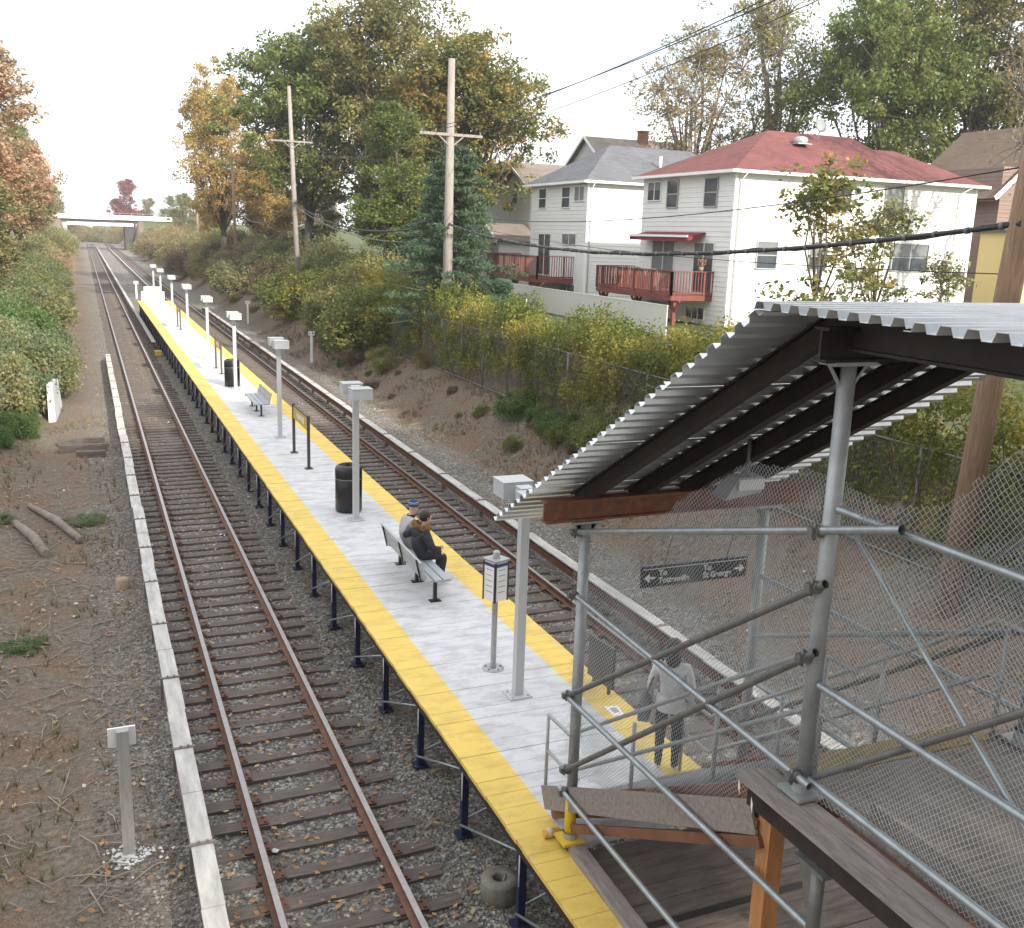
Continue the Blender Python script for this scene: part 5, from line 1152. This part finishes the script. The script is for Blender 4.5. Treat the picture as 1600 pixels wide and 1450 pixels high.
# grassy tufts on embankment
def tuft(mb, p):
    for _ in range(7):
        a = random.uniform(0, 6.3); h = random.uniform(.06, .28); d = random.uniform(.02, .12)
        mb.add([(p[0], p[1], p[2]), (p[0]+.012, p[1]+.01, p[2]), (p[0]+d*math.cos(a), p[1]+d*math.sin(a), p[2]+h)], ((0, 1, 2),))
pts = []
for i in range(6000):
    if random.random() < .75:
        y = U(16, 75); x = U(11.4, 14.8)
    else: y = U(9, 45); x = U(-4.5, .5)
    if mnoise.noise(Vector((x*.5, y*.35, 9))) > .02: pts.append((x, y, gn(x, y)))
scatter('dry_grass', pts, tuft, leaf_mat('dry_grass', [(.10, .11, .045), (.20, .17, .09), (.32, .25, .15)], .3), label='sparse dry grass tufts on the embankment slopes', cat='grass')

# ------------------------------------------------------------------ road bridge
BY = 322
M_dkconc = mat('shade_dark_concrete', (.07, .065, .06), .9, var=.4, vscale=1)  # shade on the abutment and under the deck put into the concrete colour
br = thing('road_bridge', 'white concrete road bridge crossing the tracks in the distance', 'bridge', (5, BY, 0))
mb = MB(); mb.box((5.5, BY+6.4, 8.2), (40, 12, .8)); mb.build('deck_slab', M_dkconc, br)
mb = MB(); mb.box((5.5, BY-.3, 9.35), (40, .4, 1.3)); mb.build('parapet', M_white, br)
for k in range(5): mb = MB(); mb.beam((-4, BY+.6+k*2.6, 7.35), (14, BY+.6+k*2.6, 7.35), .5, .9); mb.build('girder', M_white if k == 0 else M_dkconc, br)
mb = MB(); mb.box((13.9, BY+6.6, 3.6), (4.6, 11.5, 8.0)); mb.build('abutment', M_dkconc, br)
mb = MB(); mb.box((15.6, BY+.6, 3.8), (2.0, .6, 8.0)); mb.build('wing_wall', M_conc, br)
mb = MB(); mb.box((-5.2, BY+6, 3.6), (2.4, 12.5, 8.0)); mb.build('abutment', M_conc, br)
mb = MB()
for k in range(12): mb.box((-12+k*3.2, BY-.3, 10.3), (.12, .12, .7))
mb.beam((-13, BY-.3, 10.62), (24, BY-.3, 10.62), .08, .08); mb.build('railing', M_galvp, br)
# graffiti strokes on the parapet
mb = MB()
for x0, dx in ((1.0, .5), (1.9, .9), (3.2, .6), (4.0, 1.2), (4.6, .9)):
    mb.beam((x0, BY-.52, 9.0+random.uniform(0, .3)), (x0+dx, BY-.52, 9.3+random.uniform(0, .4)), .02, .22)
mb.build('graffiti', mat('graffiti_grey', (.2, .2, .22), .7), br)
put_tree('tall', 14, 370, 'dark red tree rising behind the distant road bridge', 1.25, leafm=G_red)
for k, (x, y, sc_, lm) in enumerate(((20, 352, .75, G_pale), (26, 345, .8, G_mix), (33, 350, .75, G_pale), (41, 340, .85, G_olive), (24, 290, .5, G_mix), (31, 270, .55, G_pale))):
    put_tree('tall', x, y, 'distant pale tree beside the right end of the road bridge', sc_, leafm=lm, group='trees beside the bridge end')
for k in range(16): put_bush(-16+k*2.9+U(-1, 1), 440+U(-25, 40), U(3.0, 5.0), 'hazy bush seen beneath and beyond the bridge', random.choice([G_mix, G_pale, G_olive]), 'bushes beyond the bridge')
for k in range(7): put_tree('tall', -14+k*7+U(-1, 1), 500+U(-25, 30), 'distant hazy tree beyond the bridge', U(.5, .75), leafm=random.choice([G_mix, G_pale, G_olive]), group='trees beyond the bridge')
for k in range(14): put_tree('tall', 20+k*4.5+U(-2, 2), 240+U(-60, 70), 'distant pale autumn tree on the right beyond the poles', U(.55, .8), leafm=random.choice([G_pale, G_mix, G_brown]), group='distant trees right of the tracks')

# ------------------------------------------------------------------ people
def skin_mesh(name, pts, edges, mats, classify, sub=2):
    names = list(pts); idx = {n: i for i, n in enumerate(names)}
    me = bpy.data.meshes.new(name); me.from_pydata([pts[n][:3] for n in names], [(idx[a], idx[b]) for a, b in edges], [])
    o = bpy.data.objects.new(name, me); link(o); o.modifiers.new('s', 'SKIN'); sl = me.skin_vertices[0].data
    for i, n in enumerate(names):
        r = pts[n][3]; sl[i].radius = r if isinstance(r, tuple) else (r, r); sl[i].use_root = (i == 0)
    md = o.modifiers.new('u', 'SUBSURF'); md.levels = md.render_levels = sub
    bpy.context.view_layer.update()
    out = bpy.data.meshes.new_from_object(o.evaluated_get(bpy.context.evaluated_depsgraph_get())); bpy.data.objects.remove(o)
    for m in mats: out.materials.append(m)
    for p in out.polygons: p.material_index = classify(p.center); p.use_smooth = True
    return out
def hand(pts, edges, wrist, d, side, nm, curl=.5):
    d = Vector(d).normalized(); s = Vector(side).normalized(); n = d.cross(s).normalized(); w_ = Vector(pts[wrist][:3])
    pts[nm+'palm'] = (*(w_+d*.06), .026); edges.append((wrist, nm+'palm'))
    for k in range(4):
        b_ = w_+d*.10+s*(.027-.018*k); L_ = (.07, .08, .075, .058)[k]
        pts[f'{nm}f{k}a'] = (*b_, .0095); pts[f'{nm}f{k}b'] = (*(b_+d*L_*.5-n*curl*.015), .0085); pts[f'{nm}f{k}c'] = (*(b_+d*L_*(.95-.3*curl)-n*curl*.05), .0075)
        edges += [(nm+'palm', f'{nm}f{k}a'), (f'{nm}f{k}a', f'{nm}f{k}b'), (f'{nm}f{k}b', f'{nm}f{k}c')]
    b_ = w_+d*.04+s*.032; pts[nm+'ta'] = (*b_, .011); pts[nm+'tb'] = (*(b_+d*.035+s*.022), .0095); edges += [(nm+'palm', nm+'ta'), (nm+'ta', nm+'tb')]
M_jgrey = mat('beige_grey_jacket', (.42, .40, .38), .85, var=.2, vscale=9, bump=.9, bscale=13); M_jdark = mat('dark_parka', (.028, .032, .042), .7, var=.4, vscale=8, bump=1.0, bscale=11); M_jeans = mat('dark_trousers', (.025, .028, .038), .85); M_shoe = mat('shoe_white', (.6, .6, .6), .6)
M_khaki = mat('khaki_trousers', (.25, .21, .16), .85); M_fur = leaf_mat('tan_fur', [(.20, .11, .05), (.38, .22, .10), (.5, .33, .18)], .1); M_knit = mat('pale_knit', (.68, .67, .66), .9, var=.25, vscale=14, bump=.5, bscale=40); M_hair = mat('dark_hair', (.02, .015, .012), .6); M_hat = mat('blue_knit_hat', (.02, .05, .16), .9, bump=.4, bscale=60); M_strap = mat('black_strap', (.015, .015, .017), .6)
M_eye = mat('eye_white', (.7, .7, .68), .3)
def head_kids(t, c, r, facing, hat, hatcol, brow=.2):
    f = Vector(facing).normalized(); s = Vector((-f.y, f.x, 0))
    c = Vector(c)
    for sg in (-1, 1):
        mb = MB(); e = c+f*r*.92+s*sg*.034+Vector((0, 0, .0)); mb.ell(e, (.013, .013, .010), 8, 6); mb.build('eye', M_eye, t)
        mb = MB(); e = c+s*sg*r*.93-f*.005+Vector((0, 0, -.01)); mb.ell(e, (.018, .018, .032), 8, 6); mb.build('ear', M_skin, t)
    mb = MB(); mb.ell(c+f*r*1.02+Vector((0, 0, -.03)), (.014, .014, .024), 8, 6); mb.build('nose', M_skin, t)
    mb = MB(); mb.ell(c+f*r*.90+Vector((0, 0, -.068)), (.024, .024, .007), 8, 4); mb.build('mouth', mat('lip', (.4, .16, .14), .5), t)
    return hat(c, r, t, hatcol)
def beanie(c, r, t, m):
    mb = MB(); mb.ell(c+Vector((0, 0, .025)), (r*1.13, r*1.13, r*1.28), 20, 8, z0=.02, z1=.999); h = mb.build('beanie', m, t)
    for z in (.045, .075):
        k = math.sqrt(max(0, 1-((z-.025)/(r*1.28))**2)); mb = MB(); mb.lathe(c+Vector((0, 0, z)), [(r*1.145*k, -.006), (r*1.155*k, 0), (r*1.145*k, .006)], 20); mb.build('hat_stripe', M_text, h)
    mb = MB(); mb.lathe(c+Vector((0, 0, .0)), [(r*1.12, 0), (r*1.18, .012), (r*1.18, .04), (r*1.12, .05)], 20); mb.build('hat_band', m, h)
def hair(c, r, t, m):
    mb = MB(); mb.ell(c+Vector((-.032, 0, .012)), (r*1.16, r*1.16, r*1.28), 18, 12, z0=-.85, z1=.999); mb.build('hair', m, t)
def seated(x, y, label, jack, trous, hat, hatm, lean=0., armback=False, fur=False, bulk=1.15):
    # faces +x
    t = thing('person', label, 'person', (x, y, PZ)); b = PZ+.46; P_ = {}; E_ = []
    P_['pelvis'] = (x, y, b+.11, (.17, .15)); P_['waist'] = (x-.03+lean*.2, y, b+.28, (.165, .145)); P_['chest'] = (x-.02+lean*.6, y, b+.45, (.185, .145)); P_['neck0'] = (x+.01+lean, y, b+.585, .075); P_['neck'] = (x+.03+lean*1.1, y, b+.64, .055)
    P_['head0'] = (x+.055+lean*1.2, y, b+.715, (.078, .088)); P_['head1'] = (x+.055+lean*1.2, y, b+.80, (.085, .092)); P_['head2'] = (x+.045+lean*1.2, y, b+.865, .06)
    E_ += [('pelvis', 'waist'), ('waist', 'chest'), ('chest', 'neck0'), ('neck0', 'neck'), ('neck', 'head0'), ('head0', 'head1'), ('head1', 'head2')]
    for s in (-1, 1):
        k = 'L' if s > 0 else 'R'
        P_[k+'sh'] = (x+.0+lean*.8, y+s*.19, b+.52, .085)
        if armback and s > 0: P_[k+'el'] = (x-.17, y+s*.40, b+.36, .062); P_[k+'wr'] = (x-.10, y+s*.58, b+.27, .04); hd = (.5, .8, -.3)
        else: P_[k+'el'] = (x+.10+lean, y+s*.27, b+.25, .06); P_[k+'wr'] = (x+.31+lean*.5, y+s*.13, b+.20, .038); hd = (.8, -s*.6, -.1)
        P_[k+'hip'] = (x+.04, y+s*.10, b+.085, .105); P_[k+'kn'] = (x+.44, y+s*.13, b+.055, .075); P_[k+'an'] = (x+.38, y+s*.13, PZ+.10, .045); P_[k+'toe'] = (x+.53, y+s*.14, PZ+.045, .04); P_[k+'heel'] = (x+.34, y+s*.13, PZ+.045, .035)
        E_ += [('chest', k+'sh'), (k+'sh', k+'el'), (k+'el', k+'wr'), ('pelvis', k+'hip'), (k+'hip', k+'kn'), (k+'kn', k+'an'), (k+'an', k+'toe'), (k+'an', k+'heel')]
        hand(P_, E_, k+'wr', hd, (0, 0, 1), k)
    for k in list(P_):
        if k in ('pelvis', 'waist', 'chest') or k[1:] in ('sh', 'el'):
            r_ = P_[k][3]; P_[k] = (*P_[k][:3], tuple(q*bulk for q in r_) if isinstance(r_, tuple) else r_*bulk)
    wr = [Vector(P_[k+'wr'][:3]) for k in 'LR']; hn = [w_+Vector((.05, -.04*(1 if i == 0 else -1), 0)) for i, w_ in enumerate(wr)]
    def cls(c):
        if c.z > b+.635: return 1
        if c.z < PZ+.085: return 3
        for w_ in wr:
            if (c-w_).length < .2 and c.x > w_.x+.025 and c.z > b+.1: return 1
        return 0 if (c.z > b+.16 or (c.x < x+.18 and c.z > b-.02)) else 2
    me = skin_mesh('body', P_, E_, [jack, M_skin, trous, M_shoe], cls); me.transform(Matrix.Translation(-t.location)); o = mesh_obj('body', me, None, t)
    head_kids(t, P_['head1'][:3], .088, (1, 0, 0), hat, hatm)
    c = Vector(P_['neck0'][:3])
    if fur:
        rr = random.Random(3); cl = []; 
        for k in range(40):
            a = 2*PI*k/40; cl.append((c.x-.04+.13*math.cos(a), c.y+.21*math.sin(a), c.z+.05-.03*math.cos(a)))
        mesh_obj('fur_trim', quads_mesh('fur_trim', leaves_np(cl, [.055]*40, 80, .015, .1, 3)-np.array(t.location), M_fur), None, t)
        mb = MB(); mb.ell((c.x-.10, c.y, c.z-.06), (.12, .2, .14), 16, 10); mb.build('hood', M_jdark, t)
    else:
        mb = MB(); mb.lathe((c.x+.012, c.y, c.z+.012), [(.085, -.01), (.082, .03), (.07, .045)], 18); mb.build('collar', M_strap, t)
    return t
seated(5.43, 17.62, 'person in pale grey jacket and striped blue beanie sitting on bench', M_jgrey, M_khaki, beanie, M_hat, lean=.06)
seated(5.45, 16.85, 'person in dark parka with tan fur hood sitting on bench', M_jdark, M_jeans, hair, M_hair, lean=.05, armback=True, fur=True, bulk=1.25)
def standing(x, y, rz, label):
    t = thing('person', label, 'person', (x, y, PZ)); P_ = {}; E_ = []
    P_['pelvis'] = (0, 0, .93, (.155, .12)); P_['waist'] = (0, 0, 1.08, (.145, .115)); P_['chest'] = (.0, 0, 1.27, (.17, .13)); P_['neck0'] = (0, 0, 1.42, .07); P_['neck'] = (.01, 0, 1.48, .052); P_['head0'] = (.025, 0, 1.55, (.075, .085)); P_['head1'] = (.025, 0, 1.62, (.082, .088)); P_['head2'] = (.015, 0, 1.685, .06)
    E_ += [('pelvis', 'waist'), ('waist', 'chest'), ('chest', 'neck0'), ('neck0', 'neck'), ('neck', 'head0'), ('head0', 'head1'), ('head1', 'head2')]
    for s in (-1, 1):
        k = 'L' if s > 0 else 'R'
        P_[k+'sh'] = (0, s*.175, 1.375, .075); P_[k+'el'] = (-.03, s*.25, 1.12, .052); P_[k+'wr'] = (.06, s*.24, .90, .034)
        P_[k+'hip'] = (0, s*.09, .88, .10); P_[k+'kn'] = (.02, s*.10, .49, .07); P_[k+'an'] = (-.01, s*.10, .10, .045); P_[k+'toe'] = (.14, s*.11, .045, .04); P_[k+'heel'] = (-.05, s*.10, .045, .035)
        E_ += [('chest', k+'sh'), (k+'sh', k+'el'), (k+'el', k+'wr'), ('pelvis', k+'hip'), (k+'hip', k+'kn'), (k+'kn', k+'an'), (k+'an', k+'toe'), (k+'an', k+'heel')]
        hand(P_, E_, k+'wr', (.25, 0, -1), (1, 0, 0), k, .6)
    def cls(c):
        if c.z > 1.475: return 1
        if c.z < .085: return 3
        if abs(c.y) > .17 and c.z < .885: return 1
        return 0 if c.z > .86 else 2
    me = skin_mesh('body', P_, E_, [M_knit, M_skin, M_jeans, M_shoe], cls); mesh_obj('body', me, None, t)
    t.rotation_euler = (0, 0, 0); t.location = (0, 0, 0)
    head_kids(t, (.025, 0, 1.62), .086, (1, 0, 0), hair, M_hair)
    mb = MB(); mb.ell((-.03, 0, 1.50), (.085, .10, .14), 14, 8); mb.build('long_hair', M_hair, t)
    mb = MB(); mb.lathe((0, 0, 0), [(.19, .84), (.185, .92), (.165, 1.05)], 20); mb.build('jacket_hem', M_knit, t)
    t.location = (x, y, PZ); t.rotation_euler = (0, 0, rz)
    bag = thing('shoulder_bag', 'black shoulder bag hanging at the side of the standing person', 'bag', (x, y, PZ), rz=rz)
    mb = MB(); mb.ell((-.02, .30, .83), (.19, .085, .17), 14, 8); mb.box((-.02, .30, .80), (.34, .13, .22)); me = mb.mesh('bag_body', M_strap); mesh_obj('bag_body', me, None, bag)
    mb = MB(); mb.tube([(-.10, .30, .95), (-.07, .23, 1.2), (-.02, .12, 1.46), (.06, .2, 1.25), (.08, .30, .95)], .012, 6); mesh_obj('strap', mb.mesh('strap', M_strap), None, bag)
standing(6.26, 9.42, .9, 'standing person in pale knitted jacket and dark trousers behind the mesh')

# ------------------------------------------------------------------ haze
hm = bpy.data.materials.new('haze_air'); hm.use_nodes = True; hn = hm.node_tree; hn.nodes.clear()
ho = hn.nodes.new('ShaderNodeOutputMaterial'); pv = hn.nodes.new('ShaderNodeVolumePrincipled'); pv.inputs['Color'].default_value = (.95, .96, 1, 1); pv.inputs['Density'].default_value = .0004; pv.inputs['Anisotropy'].default_value = .2
hn.links.new(pv.outputs['Volume'], ho.inputs['Volume'])
mb = MB(); mb.box((10, 770, 20), (840, 1700, 44)); hz = mb.build('haze', hm, None, 'stuff')
